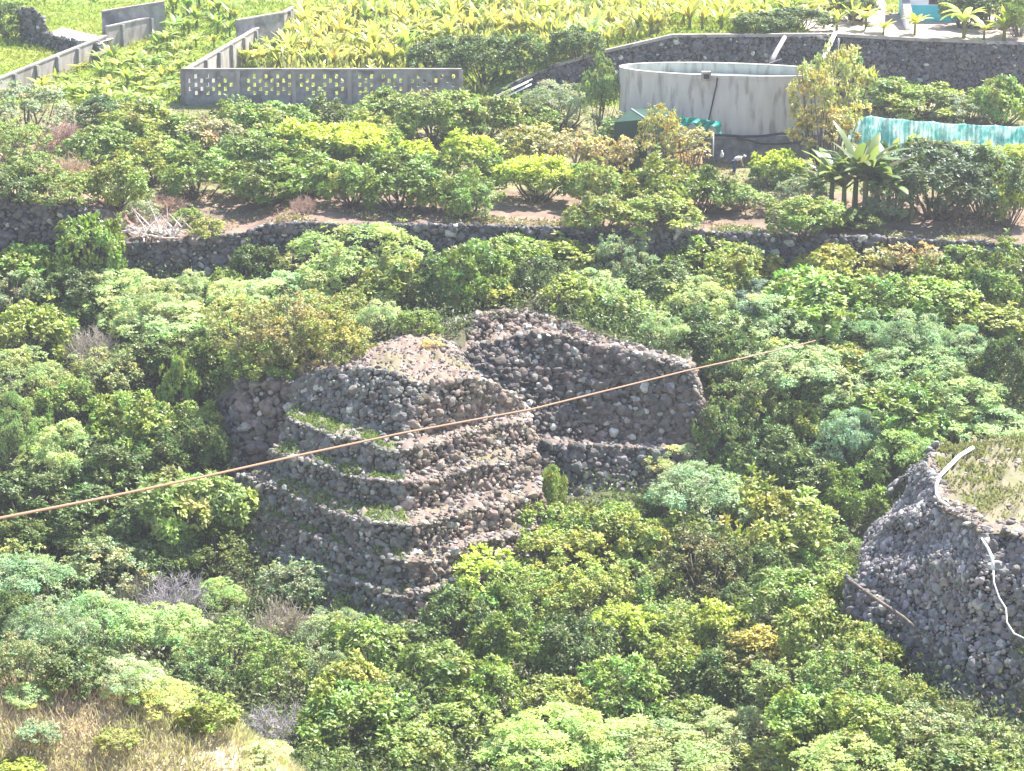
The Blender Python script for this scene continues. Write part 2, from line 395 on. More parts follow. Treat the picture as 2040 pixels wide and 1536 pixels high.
# core so nothing is hollow
# summit platform
S = P3([(709, 727, 125.4), (775, 745, 123.4), (837, 764, 122), (900, 757, 122.8), (960, 753, 123.7)])
Sb = P3([(735, 700, 127.4), (786, 676, 129.4), (850, 672, 129.6), (885, 680, 128.6), (925, 718, 126)])
ledge('summit_earth', T0s[int(len(T0s) * .2):int(len(T0s) * .82)], chaikin(Sb, 2), M_ledge, mound, n=60, m=16, bump=.1, seed=77, strew=700, ssize=.085)
ledge('summit_earth', Sb, Sb + [0, 2.5, -.5], M_ledge, mound, n=30, m=4, bump=.12, seed=78, strew=120, ssize=.12)
# shoulder on the left with the biggest stones
stone_face('shoulder_wall', P3([(478, 770, 128.4), (535, 764, 128.1), (590, 764, 127.8)]), P3([(462, 950, 126.6), (525, 930, 126.8), (580, 900, 127)]), .26, (.2, .175, .155), mound, seed=301, cope_sun_tint=1.3)
stone_face('shoulder_wall', P3([(590, 764, 127.9), (650, 752, 127.4), (709, 728, 126)]), P3([(590, 830, 127.2), (650, 830, 126.8), (700, 800, 126)]), .24, (.2, .18, .16), mound, seed=304, cope_sun_tint=1.4)
stone_face('shoulder_wall', P3([(392, 830, 130.5), (440, 800, 129.4), (480, 772, 128.4)]), P3([(392, 935, 129.5), (430, 960, 128), (464, 955, 126.6)]), .24, (.17, .165, .16), mound, seed=307)  # shadowed flank, its shade put into a darker stone colour
ledge('earth_ledge', P3([(462, 950, 126.6), (525, 930, 126.8), (582, 900, 127)]), P3([(440, 1010, 124.5), (500, 990, 123.6), (548, 925, 124.3)]), M_gledge, mound, seed=90, strew=200, ssize=.16)
ledge('shoulder_top', P3([(478, 770, 128.4), (535, 764, 128.1), (590, 764, 127.8), (709, 727, 125.4)]), P3([(478, 745, 130.5), (535, 740, 130.5), (620, 725, 130), (725, 705, 128.5)]), M_ledge, mound, seed=91, strew=150, ssize=.15)

bigw = empty('tiered_stone_wall', (4, 127, 6), 'tall curved dry stone wall with a rounded crest standing right behind the stepped mound', 'stone wall')
DG = (.175, .15, .135)
TA = P3([(868, 662, 132), (905, 640, 132.8), (965, 625, 133.2), (1040, 621, 133.2), (1120, 640, 132.6), (1200, 676, 131.4)])
BA = P3([(885, 694, 131), (940, 680, 131.6), (1000, 668, 131.9), (1060, 658, 132.1), (1120, 662, 131.8), (1195, 688, 131)])
TA = chaikin(TA, 2); TA = slump_at(TA, .12, 21); BA = chaikin(BA, 2)
stone_face('tier_wall', TA, BA, .19, BROWN_SUN, bigw, seed=401, cope_sun_tint=1.15, lichen=.1)
TBb = P3([(900, 705, 129.9), (950, 690, 130.5), (1010, 674, 130.9), (1065, 664, 131.1), (1120, 668, 130.9), (1195, 690, 130.2), (1290, 718, 129.3), (1374, 734, 128.6)])
TBs = slump_at(chaikin(TBb, 3), .14, 22)
ledge('ledge_top', BA, TBs[TBs[:, 0] < 5.2], M_ledge, bigw, seed=402, strew=160, ssize=.13)
BBb = P3([(930, 800, 128.4), (985, 830, 128), (1050, 868, 127.6), (1120, 878, 127.6), (1200, 878, 127.5), (1300, 884, 127.3), (1425, 888, 127.2)])
stone_face('tier_wall', TBs, BBb, .2, DG, bigw, seed=403, cope_sun_tint=1.2, lichen=.07)
TC = P3([(1050, 880, 126.6), (1120, 890, 126.6), (1200, 890, 126.5), (1300, 896, 126.4), (1430, 895, 126.5)])
ledge('ledge_top', BBb[2:], TC, M_ledge, bigw, seed=404, strew=200, ssize=.11)
BC = P3([(1050, 1010, 124.8), (1130, 1020, 124.8), (1200, 1025, 124.8), (1300, 1025, 124.8), (1456, 1010, 124.9)])
stone_face('tier_wall', TC, BC, .23, (.18, .165, .165), bigw, seed=405, cope_sun_tint=.9, lichen=.03)
# right flank that runs back, and the crest
stone_face('flank_wall', P3([(1374, 734, 128.6), (1372, 715, 131), (1365, 690, 135)]), P3([(1426, 888, 127.2), (1440, 860, 131), (1445, 800, 135)]), .22, BROWN_SUN, bigw, seed=406, lichen=.1, cope_sun_tint=1.4)
stone_face('flank_wall', P3([(1430, 895, 126.5), (1442, 860, 131)]), P3([(1456, 1010, 124.9), (1464, 960, 131)]), .22, DG, bigw, seed=407)
cr = chaikin(P3([(868, 662, 132), (905, 640, 132.8), (965, 625, 133.2), (1040, 621, 133.2), (1120, 640, 132.6), (1200, 676, 131.4), (1245, 690, 130.8), (1300, 708, 130.1), (1374, 730, 128.9)]), 2)
ledge('crest_earth', cr, cr + [0, 2.4, -.35], M_ledge, bigw, n=60, m=5, seed=408, strew=520, ssize=.14)
c2 = P3([(1195, 690, 130.2), (1240, 697, 129.8), (1300, 715, 129.2), (1350, 729, 128.8), (1374, 738, 128.5)])
ledge('crest_earth', c2, c2 + [0, 1.6, .15], M_ledge, bigw, n=30, m=4, seed=409, strew=220, ssize=.17)

# ------------------------------------------------------------------ right mound
rm = empty('rocky_stone_mound', (22, 98, 10), 'steep grey rubble stone mound with yellow grass on its top at the photo edge', 'stone mound')
TR_ = P3([(1900, 892, 109), (1868, 905, 108), (1848, 930, 105.8), (1868, 962, 103), (1878, 1010, 99.6), (1925, 1030, 97.6), (1960, 1060, 95.2), (2010, 1058, 95.2), (2080, 1085, 93.6)])
BR_ = P3([(1800, 965, 109), (1765, 1010, 107), (1722, 1080, 104), (1705, 1160, 100.8), (1830, 1262, 96), (1950, 1370, 91.5), (2090, 1430, 89.5)])
stone_face('rubble_face', TR_, BR_, .15, (.235, .222, .225), rm, seed=501, lichen=.06, cope_sun_tint=1.1, var=.32, bulge=.55, back=.75)
Bk = P3([(1905, 888, 109.5), (1950, 876, 109.5), (2000, 870, 109.5), (2080, 866, 109)])
Fr = P3([(1868, 905, 108), (1848, 930, 105.8), (1868, 962, 103), (1878, 1010, 99.6), (1925, 1030, 97.6), (1960, 1060, 95.2), (2010, 1058, 95.2), (2080, 1085, 93.6)])
ledge('grassy_top', Fr, Bk, rough_mat('yellow_grass_top', (.13, .115, .075), (.2, .17, .11), 1.2, bump=.8, c3=(.12, .13, .05), s3=.7), rm, n=60, m=14, bump=.14, seed=502, strew=260, ssize=.1)
Fr2 = Fr + [.35, 1.1, .1]
ledge('rubble_rim', Fr + [-.1, -.15, .02], Fr2, M_ledge, rm, n=50, m=3, seed=512, strew=300, ssize=.12)
T2 = P3([(1688, 1150, 100.2), (1760, 1200, 98), (1830, 1262, 95.6), (1950, 1372, 91.2), (2090, 1436, 89)])
B2 = P3([(1680, 1215, 99), (1760, 1270, 96.8), (1830, 1330, 94.4), (1950, 1440, 90), (2090, 1500, 88)])
stone_face('foot_wall', T2, B2, .17, (.16, .15, .155), rm, seed=504, lichen=.05)
ledge('foot_ledge', BR_[3:], T2[1:], M_gledge, rm, n=40, m=3, seed=505, strew=140, ssize=.12)

# ------------------------------------------------------------------ orchard retaining walls
def bwall(name, label, pts, zf, size, base, seed, y, dy=-.35, cat='stone wall', **k):
    """pts: (u, z_top) at depth y ; zf foot"""
    T = np.array([[X(u, y), y, z] for u, z in pts]); B = T.copy(); B[:, 1] += dy; B[:, 2] = zf
    e = empty(name, (T[:, 0].mean(), y, zf), label, cat)
    stone_face('stone_face', T, B, size, base, e, seed=seed, **k)
    return e
DK = (.15, .142, .15)
bwall('retaining_wall', 'dark dry stone retaining wall at the far left under the reddish slope', [(-60, 20.6), (0, 20.45), (110, 20.3), (212, 19.9)], 14.6, .2, DK, 601, 145.3)
bwall('retaining_wall', 'low dark stone wall below the pile of pale dead branches', [(212, 17.9), (300, 17.9), (400, 18.1), (480, 18.5)], 14.6, .2, DK, 611, 145.0)
bwall('retaining_wall', 'rounded dark stone wall bulging between the branch pile and the large pale shrub', [(480, 18.4), (540, 19.1), (610, 19.25), (680, 19.15)], 14.6, .2, DK, 621, 145.0)
bwall('retaining_wall', 'dark stone retaining wall along the front of the fruit orchard', [(680, 19.0), (860, 19.05), (1020, 18.9), (1250, 18.75), (1530, 18.4)], 14.8, .2, DK, 631, 145.3)
bwall('retaining_wall', 'dark stone retaining wall below the banana clump on the orchard terrace', [(1530, 18.4), (1640, 18.3), (1850, 18.0), (2100, 17.55)], 14.4, .2, DK, 641, 145.3)
# debris slope above the branch pile wall: part of the ground already

# ------------------------------------------------------------------ big wall behind the tank
e = empty('terrace_wall', (20, 185.6, 20), 'long dark stone terrace wall with pale concrete coping behind the round tank', 'stone wall')
ptsT = [(948, 209), (1000, 180), (1090, 138), (1200, 106), (1340, 74), (1500, 73), (1662, 72), (1850, 82), (2120, 92)]
Tt = np.array([PY(u, v, 185.5) for u, v in ptsT]); Bb = Tt.copy(); Bb[:, 2] = 20.0; Bb[:, 1] -= .5
stone_face('stone_face', Tt, Bb, .17, (.15, .14, .15), e, seed=701, coping=False, lichen=.03)
for i in range(len(Tt) - 1):
    a, b = Tt[i].copy(), Tt[i + 1].copy(); a[1] += .15; b[1] += .15
    m = MB(); m.wall(a, b, a[2] - .02, a[2] + .22, b[2] - .02, b[2] + .22, .55); m.build('coping', M_conc, e)
e = empty('field_wall', (3, 212, 24), 'distant dark stone wall between the yellow bananas and the bright green field', 'stone wall')
Tt = np.array([PY(830, 14, 211.8), PY(1000, 15, 211.8), PY(1160, 17, 211.8), PY(1335, 22, 211.8)]); Bb = Tt.copy(); Bb[:, 2] = 24.0; Bb[:, 1] -= .3
stone_face('stone_face', Tt, Bb, .2, (.13, .12, .13), e, seed=711)

# ------------------------------------------------------------------ concrete walls of the banana yards
def conc_wall(name, label, a, b, ha, hb, th=.22, pil=4.0, mat=None, side=1, drop=1.2):
    a = np.asarray(a, float); b = np.asarray(b, float)
    e = empty(name, (a + b) / 2, label, 'wall'); mat = mat or M_conc
    m = MB(); m.wall(a, b, a[2] - drop, a[2] + ha, b[2] - drop, b[2] + hb, th); m.build('wall_panel', mat, e)
    m = MB(); m.wall(a, b, a[2] + ha + .003, a[2] + ha + .13, b[2] + hb + .003, b[2] + hb + .13, th + .14); m.build('coping', M_conc, e)
    L = np.linalg.norm((b - a)[:2]); n = int(L / pil) if pil else 0
    dv = (b - a) / L; nn = np.array([dv[1], -dv[0], 0]) * side
    for i in range(1, n + 1):
        p = a + dv * (i - .5) * L / n; q = p + nn * (th / 2 + .13); h = ha + (hb - ha) * (i - .5) / n
        m = MB(); m.obox((q[0], q[1], p[2] + (h - drop) / 2), np.r_[dv[:2], 0] * .3, nn * .26, (0, 0, h + drop - .01)); m.build('pilaster', M_shade_conc, e)  # pilasters take the shade-grey concrete, painting in their dark shadow strips
    return e
A0, A1 = hit(-40, 212), hit(212, 108)
conc_wall('boundary_wall', 'pale concrete wall with shade-dark pilasters running down to the photo corner', A0, A1, 1.5, 1.5, pil=3.0)
A2 = hit(214, 104); A3 = hit(328, 70)
conc_wall('boundary_wall', 'short pale pilastered concrete wall stepped up behind the first one', A2, A3, 2.1, 1.75, pil=3.2)
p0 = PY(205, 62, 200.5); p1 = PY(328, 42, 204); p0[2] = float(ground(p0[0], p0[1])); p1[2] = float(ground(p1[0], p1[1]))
conc_wall('boundary_wall', 'grey shaded concrete wall panel above the short pilastered wall', p0, p1, 3.0, 3.0, pil=0, mat=M_shade_conc)
Bf = np.array([X(390, 181.2), 181.2, 21.0]); Be = hit(584, 48)
conc_wall('boundary_wall', 'pale pilastered concrete wall climbing from the perforated wall corner', Bf, Be, 2.7, 1.45, pil=3.0)
q0 = PY(472, 80, 197); q1 = PY(566, 76, 201); q0[2] = float(ground(q0[0], q0[1])); q1[2] = float(ground(q1[0], q1[1]))
conc_wall('boundary_wall', 'grey weathered block wall panel standing behind the climbing concrete wall', q0, q1, 3.1, 2.8, pil=0, mat=M_shade_conc)

# perforated wall: real openings
e = empty('perforated_wall', (X(655, 181), 181, 20), 'grey concrete block wall with staggered square openings in front of the bananas', 'wall')
x0, x1, zb, zt = X(388, 181), X(922, 181), 20.6, 23.85
cs = .23; ncx = int((x1 - x0) / cs); cs = (x1 - x0) / ncx; rows = 10; rh = (zt - zb) / rows
panel = ncx / 5.0; solid = np.ones((rows, ncx), bool)
for j in range(4, 9):
    for i in range(ncx):
        pi = i % panel
        if 1.8 < pi < panel - 1.6 and ((i + 2 * (j % 2)) % 4 == 0):
            if random.random() < .94: solid[j, i] = False
    # staggered openings
th = .2; V = []; Fc = []
def vid(x, y, z): V.append((x, y, z)); return len(V) - 1
for j in range(rows):
    for i in range(ncx):
        if not solid[j, i]: continue
        a, b = x0 + i * cs, x0 + (i + 1) * cs; c, d_ = zb + j * rh, zb + (j + 1) * rh; f, k = 181 - th / 2, 181 + th / 2
        Fc.append([vid(a, f, c), vid(b, f, c), vid(b, f, d_), vid(a, f, d_)]); Fc.append([vid(b, k, c), vid(a, k, c), vid(a, k, d_), vid(b, k, d_)])
        if i == 0 or not solid[j, i - 1]: Fc.append([vid(a, k, c), vid(a, f, c), vid(a, f, d_), vid(a, k, d_)])
        if i == ncx - 1 or not solid[j, i + 1]: Fc.append([vid(b, f, c), vid(b, k, c), vid(b, k, d_), vid(b, f, d_)])
        if j == 0 or not solid[j - 1, i]: Fc.append([vid(a, k, c), vid(b, k, c), vid(b, f, c), vid(a, f, c)])
        if j == rows - 1 or not solid[j + 1, i]: Fc.append([vid(a, f, d_), vid(b, f, d_), vid(b, k, d_), vid(a, k, d_)])
me = raw_mesh('block_panel', V, Fc, M_shade_conc); o = mobj('block_panel', me, e); o.matrix_parent_inverse = parent_inv(e)
m = MB(); m.box(x0 - .05, x1 + .05, 180.83, 181.17, zt + .003, zt + .13); m.build('coping', M_conc, e)
for k in range(6):
    xp = x0 + (x1 - x0) * k / 5; m = MB(); m.box(xp - .16, xp + .16, 180.78, 180.895, zb, zt - .01); m.build('pilaster', M_conc, e)
Tt = np.array([[x0 - 1.5, 180.3, 21.0], [x0 + 4, 180.3, 20.9], [x0 + 14, 180.3, 20.9], [x1 + .5, 180.3, 20.9]]); Bb = Tt + [0, -.3, -2.2]
stone_face('stone_plinth', Tt, Bb, .2, (.15, .14, .15), e, seed=721)
# stone ruin top left
e = empty('stone_ruin', (X(110, 197), 197, 22), 'dark ruined stone hut with a pale slab roof beyond the left boundary wall', 'ruin')
def pz(u, v, y): return PY(u, v, y)
Tt = np.array([pz(92, 68, 200), pz(140, 80, 198), pz(196, 90, 196)]); Bb = Tt.copy(); Bb[:, 2] = 20.5; Bb[:, 1] -= .2
stone_face('stone_face', Tt, Bb, .2, (.15, .145, .15), e, seed=731)
ledge('slab_roof', Tt, Tt + [.8, 3.2, .25], M_conc, e, n=12, m=3, bump=.04, seed=732)
Tt = np.array([pz(38, 28, 203), pz(48, 18, 202), pz(62, 17, 201.5), pz(80, 30, 201), pz(94, 66, 200.2)]); Bb = Tt.copy(); Bb[:, 2] = 20.5; Bb[:, 1] -= .4
stone_face('stone_face', Tt, Bb, .22, (.14, .135, .14), e, seed=734)
# ------------------------------------------------------------------ round water tank
TX, TY, TA_, TB_, TROT = X(1430, 169.5), 169.5, 7.9, 3.3, R(-12)
e = empty('water_tank', (TX, TY, 19.2), 'large round pale concrete water tank with stained walls and an open top', 'water tank')
def ell(s, z, n=180): 
    return [(TX + math.cos(TROT) * (TA_ + s) * math.cos(a) - math.sin(TROT) * (TB_ + s) * math.sin(a),
             TY + math.sin(TROT) * (TA_ + s) * math.cos(a) + math.cos(TROT) * (TB_ + s) * math.sin(a), z) for a in [2 * math.pi * k / n for k in range(n)]]
def rings(m, L):
    n = len(L[0]); m.add([p for r_ in L for p in r_], [[i * n + k, i * n + (k + 1) % n, (i + 1) * n + (k + 1) % n, (i + 1) * n + k] for i in range(len(L) - 1) for k in range(n)])
m = MB(); rings(m, [ell(0, 19.0), ell(0, 21.5), ell(0, 25.3), ell(.02, 25.32), ell(.02, 25.6), ell(-.28, 25.6), ell(-.3, 25.3), ell(-.3, 24.0)]); m.build('tank_wall', M_tank, e, smooth=False)
m = MB(); rings(m, [ell(.16, 18.8), ell(.16, 21.0), ell(.0, 21.25)]); m.build('stone_footing', rough_mat('footing', (.13, .13, .14), (.24, .23, .23), 1.8, bump=.5), e)
mw, t, b, out = mat_new('tank_water'); b.inputs['Base Color'].default_value = (.25, .33, .24, 1); b.inputs['Roughness'].default_value = .08
nn = N(t, 'ShaderNodeTexNoise'); nn.inputs['Scale'].default_value = 2; bp = N(t, 'ShaderNodeBump'); bp.inputs['Strength'].default_value = .1
t.links.new(nn.outputs[0], bp.inputs['Height']); t.links.new(bp.outputs[0], b.inputs['Normal'])
m = MB(); L = ell(-.3, 24.85); m.add(L, [list(range(len(L)))]); m.build('water', mw, e)
def near_rim(u):  # point of the tank's front wall at column u
    best = None
    for p in ell(.03, 0, 720):
        if p[1] < TY + (p[0] - TX) * math.tan(TROT):
            d_ = abs(X(u, p[1], 160) - p[0])
            if best is None or d_ < best[0]: best = (d_, p)
    return np.array(best[1])
p = near_rim(1407); m = MB(); m.box(p[0] - .33, p[0] + .33, p[1] - .3, p[1] + .25, 25.2, 25.85); o = m.build('overflow_box', M_conc, e)
m = MB(); m.box(p[0] - .2, p[0] + .2, p[1] - .312, p[1] - .303, 25.35, 25.7); m.build('overflow_opening_dark', M_black, e)  # black plate painted in for the dark inside the opening
p = near_rim(1430); q = near_rim(1408)
m = MB(); m.tube([(p[0], p[1] - .02, 25.45), (p[0] - .05, p[1] - .08, 25.0), (q[0] + .3, q[1] - .12, 22.9), (q[0] - .1, q[1] - .15, 20.8), (q[0] - .4, q[1] - .5, 20.0)], .055, 6); m.build('downpipe', M_black, e)
for (u, v) in ((1523, 139), (1596, 146)):
    c = PZ(u, v, 25.0); o = empty('blue_float', (c[0], c[1], 24.8), 'blue grey drum floating in the tank, %s' % ('left of the two' if u < 1550 else 'right of the two'), 'drum', 'drums in the tank')
    m = MB(); m.tube([(c[0] - .42, c[1], 25.02), (c[0] - .38, c[1], 25.02), (c[0] + .38, c[1], 25.02), (c[0] + .42, c[1], 25.02)], [.2, .25, .25, .2], 12); m.build('drum_body', plain('blue_plastic%d' % u, (.2, .27, .38)), o)
    m = MB(); m.tube([(c[0] - .04, c[1], 25.02), (c[0] + .04, c[1], 25.02)], .275, 12); m.build('drum_hoop', M_black, o)
def tubething(name, label, cat, pts, r, mat, n=8):
    m = MB(); m.tube(pts, r, n); o = m.build(name, mat, smooth=True); return tag(o, label, cat)
tubething('suction_pipe', 'dark pipe slanting down into the tank water from its far rim', 'pipe', [PY(1556, 118, 176), PY(1530, 128, 174), PZ(1487, 140, 24.8)], .07, M_black)
tubething('leaning_beam', 'pale weathered concrete chute leaning on the dark terrace wall above the tank', 'chute', [PY(1563, 74, 185), PY(1545, 105, 182), PY(1537, 122, 179)], [.2, .22, .25], M_conc, 4)
tubething('white_chute', 'straight white square pipe running from the wall coping down to the tank rim', 'pipe', [PY(1663, 66, 185), PY(1631, 135, 175)], .2, M_white, 4)
tubething('short_post', 'thin pale upright pipe beside the top of the straight white chute', 'pipe', [PY(1671, 76, 184.7), PY(1670, 98, 184.7)], .06, M_white)
hz = [near_rim(u) for u in (1370, 1400, 1440, 1480, 1520, 1560, 1600)]
tubething('black_hose', 'black hose sagging along the foot of the round tank', 'hose', [PY(u, v, p[1] - .45) for (u, v), p in zip(((1362, 281), (1395, 270), (1440, 269), (1480, 272), (1520, 271), (1556, 266), (1600, 268)), hz)], .09, M_black)
tubething('black_hose', 'second black hose dipping below the sagging one at the tank foot', 'hose', [PY(u, v, p[1] - .6) for (u, v), p in zip(((1468, 275), (1490, 279), (1515, 286), (1550, 287), (1600, 283)), hz[2:])], .07, M_black)
tubething('pale_stake', 'thin pale stake standing upright in front of the tank foot', 'stake', [PY(1421, 264, 163.6), PY(1421, 312, 163.6)], .05, M_white)
# pipes on the ramp
for k, (a, b_) in enumerate((((906, 232), (1052, 163)), ((912, 240), (1058, 168)), ((940, 214), (1060, 158)))):
    tubething('irrigation_pipe', ('pale pipe running down the ramp right of the perforated wall, ' + ('lower left one', 'lowest one', 'uppermost one')[k]), 'pipe', [PY(*a, 178.5 + k * .2), PY(*b_, 183.2 + k * .3)], .07, M_white if k < 2 else M_conc)
tubething('irrigation_pipe', 'short level pale pipe below the perforated wall behind the orchard', 'pipe', [PY(712, 249, 178), PY(770, 241, 178.3)], .08, M_white)
# ramp wall (stone) below pipes
# tent
mt = leaf_mat('tarp', .1, .5); 
def cloth(name, label, cat, P, col, mat, thick=.03):
    """P: grid (r,c,3) -> solid cloth"""
    P = np.asarray(P, float); r_, c_, _ = P.shape; n = r_ * c_
    co = np.concatenate([P.reshape(-1, 3), P.reshape(-1, 3) + [0, thick, thick]])
    f = []
    for j in range(r_ - 1):
        for i in range(c_ - 1):
            q = [j * c_ + i, j * c_ + i + 1, (j + 1) * c_ + i + 1, (j + 1) * c_ + i]; f.append(q); f.append([k + n for k in q[::-1]])
    me = raw_mesh(name, co, np.array(f), mat, np.ones((2 * n, 3)), smooth=True); o = mobj(name, me); o.color = (*col, 1)
    return tag(o, label, cat) if label else o
te = empty('green_tent', (*PZ(1275, 275, 19.7)[:2], 19.7), 'pitched green tarpaulin shelter standing at the left foot of the tank', 'tent')
a, b2, c, d2 = PY(1224, 243, 162), PY(1258, 217, 163.5), PY(1289, 238, 162), PY(1320, 216, 165.5)
m = MB(); g0 = a.copy(); g0[2] = 19.3; g1 = c.copy(); g1[2] = 19.3; g2 = PY(1345, 240, 165); g3 = g2.copy(); g3[2] = 19.3
m.add([a, b2, c, d2, g2, g0, g1, g3], [[0, 2, 1], [1, 2, 4, 3], [0, 5, 6, 2], [2, 6, 7, 4]])
m.build('tarp', plain('green_tarp', (.03, .065, .05), .8, .1), te)
m = MB(); m.tube([b2 + [0, -.03, .03], c + [0, -.03, .03]], .05, 4); m.build('pale_edge', M_white, te)
rr = np.random.default_rng(3)
P = []
for j in range(7):
    P.append([PY(1352 + i * 4.2 + rr.normal(0, 1), 232 + i * .55 + j * (3 + 1.2 * math.sin(i * .7)) + rr.normal(0, .6), 163.2 - .25 * math.sin(i * 1.3 + j) - j * .05) for i in range(21)])
cloth('teal_net', 'bunched teal green netting hanging in front of the round tank', 'net', P, (.02, .3, .24), mt)
def netz(u): return np.interp(u, [1690, 1720, 1735, 1800, 1900, 2060], [252, 233, 231, 238, 246, 253])
def netz2(u): return netz(u) + 2.2 * abs(math.sin((u - 1735) * math.pi / 62))
def netb(u): return np.interp(u, [1690, 1712, 1750, 1800, 1900, 2060], [280, 290, 300, 300, 306, 312])
P = []
for j in range(9):
    P.append([PY(u, netz2(u) * (1 - j / 8) + netb(u) * j / 8, 165 + (.22 * math.sin(u * .11) + .14 * math.sin(u * .27 + j * .4) + .1 * math.sin(u * .71 + 1)) * (.4 + j / 8) + rr.normal(0, .03)) for u in np.linspace(1690, 2060, 170)])
mn, t, b, out = mat_new('shade_net'); nn = N(t, 'ShaderNodeTexNoise'); nn.inputs['Scale'].default_value = 1.1; nn.inputs['Detail'].default_value = 5; nn.inputs['Roughness'].default_value = .7
tc = N(t, 'ShaderNodeTexCoord'); t.links.new(tc.outputs['Object'], nn.inputs[0])
rp = N(t, 'ShaderNodeMapRange'); rp.inputs[1].default_value = .4; rp.inputs[2].default_value = .6; t.links.new(nn.outputs[0], rp.inputs[0]); cc = mixc(t, 'MIX', rp.outputs[0], (.25, .58, .57), (.78, .9, .88)); t.links.new(cc, b.inputs['Base Color']); b.inputs['Roughness'].default_value = .8
tr = N(t, 'ShaderNodeBsdfTranslucent'); t.links.new(cc, tr.inputs[0]); mx = N(t, 'ShaderNodeMixShader'); mx.inputs[0].default_value = .55
t.links.new(b.outputs[0], mx.inputs[1]); t.links.new(tr.outputs[0], mx.inputs[2]); t.links.new(mx.outputs[0], out.inputs[0])
cloth('shade_net', 'long pale turquoise shade net stretched like a fence behind the yellow-topped trees', 'net', P, (1, 1, 1), mn)

for k in range(6):
    u = 1735 + 62 * k; q = PY(u, float(netz(u)) - 2, 165.35); g_ = q.copy(); g_[2] = float(ground(q[0], q[1])) - .2
    m = MB(); m.tube([g_, q], .05, 6); tag(m.build('net_post', M_pbark), 'thin grey post holding up the turquoise shade net', 'post', 'posts of the shade net')
# turquoise building
bx0, bx1, by = X(1775, 196), X(1886, 196), 196.0; gz0 = 25.6
e = empty('turquoise_house', ((bx0 + bx1) / 2, by + 2, gz0), 'white and turquoise painted house with a small brown window at the top edge', 'house')
M_tq = plain('turquoise_paint', (.08, .62, .66), .6); M_wp = plain('white_paint', (.85, .86, .84), .6)
m = MB(); m.box(bx0, bx1, by, by + 5, gz0 - .3, gz0 + 1.55); m.build('painted_base', M_tq, e)
m = MB(); m.box(bx0, bx1, by + .01, by + 5, gz0 + 1.552, gz0 + 4.2); m.build('wall', M_wp, e)
m = MB(); m.box(bx0 - .2, bx1 + .2, by - .2, by + 5.2, gz0 + 4.2, gz0 + 4.4); m.build('roof', M_conc, e)
wx = X(1826, 196); wo = None
m = MB(); m.box(wx - .6, wx + .6, by - .04, by + .0, gz0 + 1.62, gz0 + 2.7); wo = m.build('window', plain('brown_wood', (.18, .1, .07)), e)
m = MB(); m.box(wx - .5, wx - .04, by - .055, by - .043, gz0 + 1.7, gz0 + 2.6); m.box(wx + .04, wx + .5, by - .055, by - .043, gz0 + 1.7, gz0 + 2.6); o = m.build('pane', plain('dark_pane', (.05, .05, .06), .2, .5), wo); o.matrix_parent_inverse = Matrix.Translation((0, 0, 0)); o.matrix_parent_inverse = parent_inv(e) if False else Matrix.Identity(4)
m = MB(); a = np.array([X(1752, 197), 190.5, 25.5]); b_ = np.array([X(1772, 197), 199, 25.5])
w0 = conc_wall('garden_wall', 'pale plastered garden wall left of the turquoise house', a, b_, 1.2, 2.4, th=.5, pil=0, mat=M_wp)
# ramp
m = MB(); P0, P1 = PY(1722, 72, 187), PY(1762, 68, 187); Q0, Q1 = PY(1752, 8, 200), PY(1764, 6, 200)
for p in (P0, P1): p[2] = 26.05
for p in (Q0, Q1): p[2] = float(ground(p[0], p[1])) + 1.5
m.add([P0, P1, Q1, Q0] + [p - [0, 0, 2] for p in (P0, P1, Q1, Q0)], [[0, 1, 2, 3], [0, 4, 5, 1], [1, 5, 6, 2], [3, 2, 6, 7], [0, 3, 7, 4]])
tag(m.build('path', M_conc), kind='structure')
# hoses on the right mound
def hosept(L, lift=.12): return [PY(u, v, y) for u, v, y in L]
tubething('white_pipe', 'thick white pipe curving over the grassy edge of the rubble mound', 'pipe', hosept([(1938, 892, 107.2), (1912, 908, 106.2), (1888, 932, 104.6), (1872, 948, 103), (1865, 968, 101.6), (1866, 985, 100), (1874, 998, 98.9), (1890, 1008, 97.6)]), [.1, .105, .105, .09, .08, .07, .06, .05], M_white)
hp = hosept([(1955, 1072, 94.2), (1968, 1092, 93.7), (1976, 1110, 93.3), (1979, 1134, 92.9)])
tubething('white_pipe', 'short thick white pipe end hanging down the grey rubble face', 'pipe', hp, [.04, .06, .08, .08], M_white)
tubething('grey_hose', 'thin grey hose trailing from the white pipe down the rubble face', 'hose', hosept([(1979, 1134, 92.9), (1980, 1160, 92.4), (1990, 1190, 91.9), (2004, 1212, 91.5), (2006, 1240, 91), (2020, 1262, 90.5), (2050, 1276, 90.2)]), .035, M_white)
tubething('fallen_log', 'grey fallen log lying on the ledge at the foot of the rubble mound', 'log', hosept([(1688, 1152, 100), (1740, 1190, 98.2), (1800, 1230, 96), (1870, 1290, 93.8)]), [.06, .09, .08, .03], M_bark)
# cable
tubething('overhead_cable', 'taut orange brown cable stretched across the whole ravine in front of the mound', 'cable',
          [PY(u, v, y) for u, v, y in ((-900, 1225, 50), (-60, 1047, 60), (0, 1032, 61), (200, 993, 66), (400, 951, 71), (600, 906, 77), (800, 863, 83.5), (1060, 815, 93), (1370, 738, 109), (1470, 716, 116), (1600, 685, 131), (1680, 664, 143))], .042, M_rope)
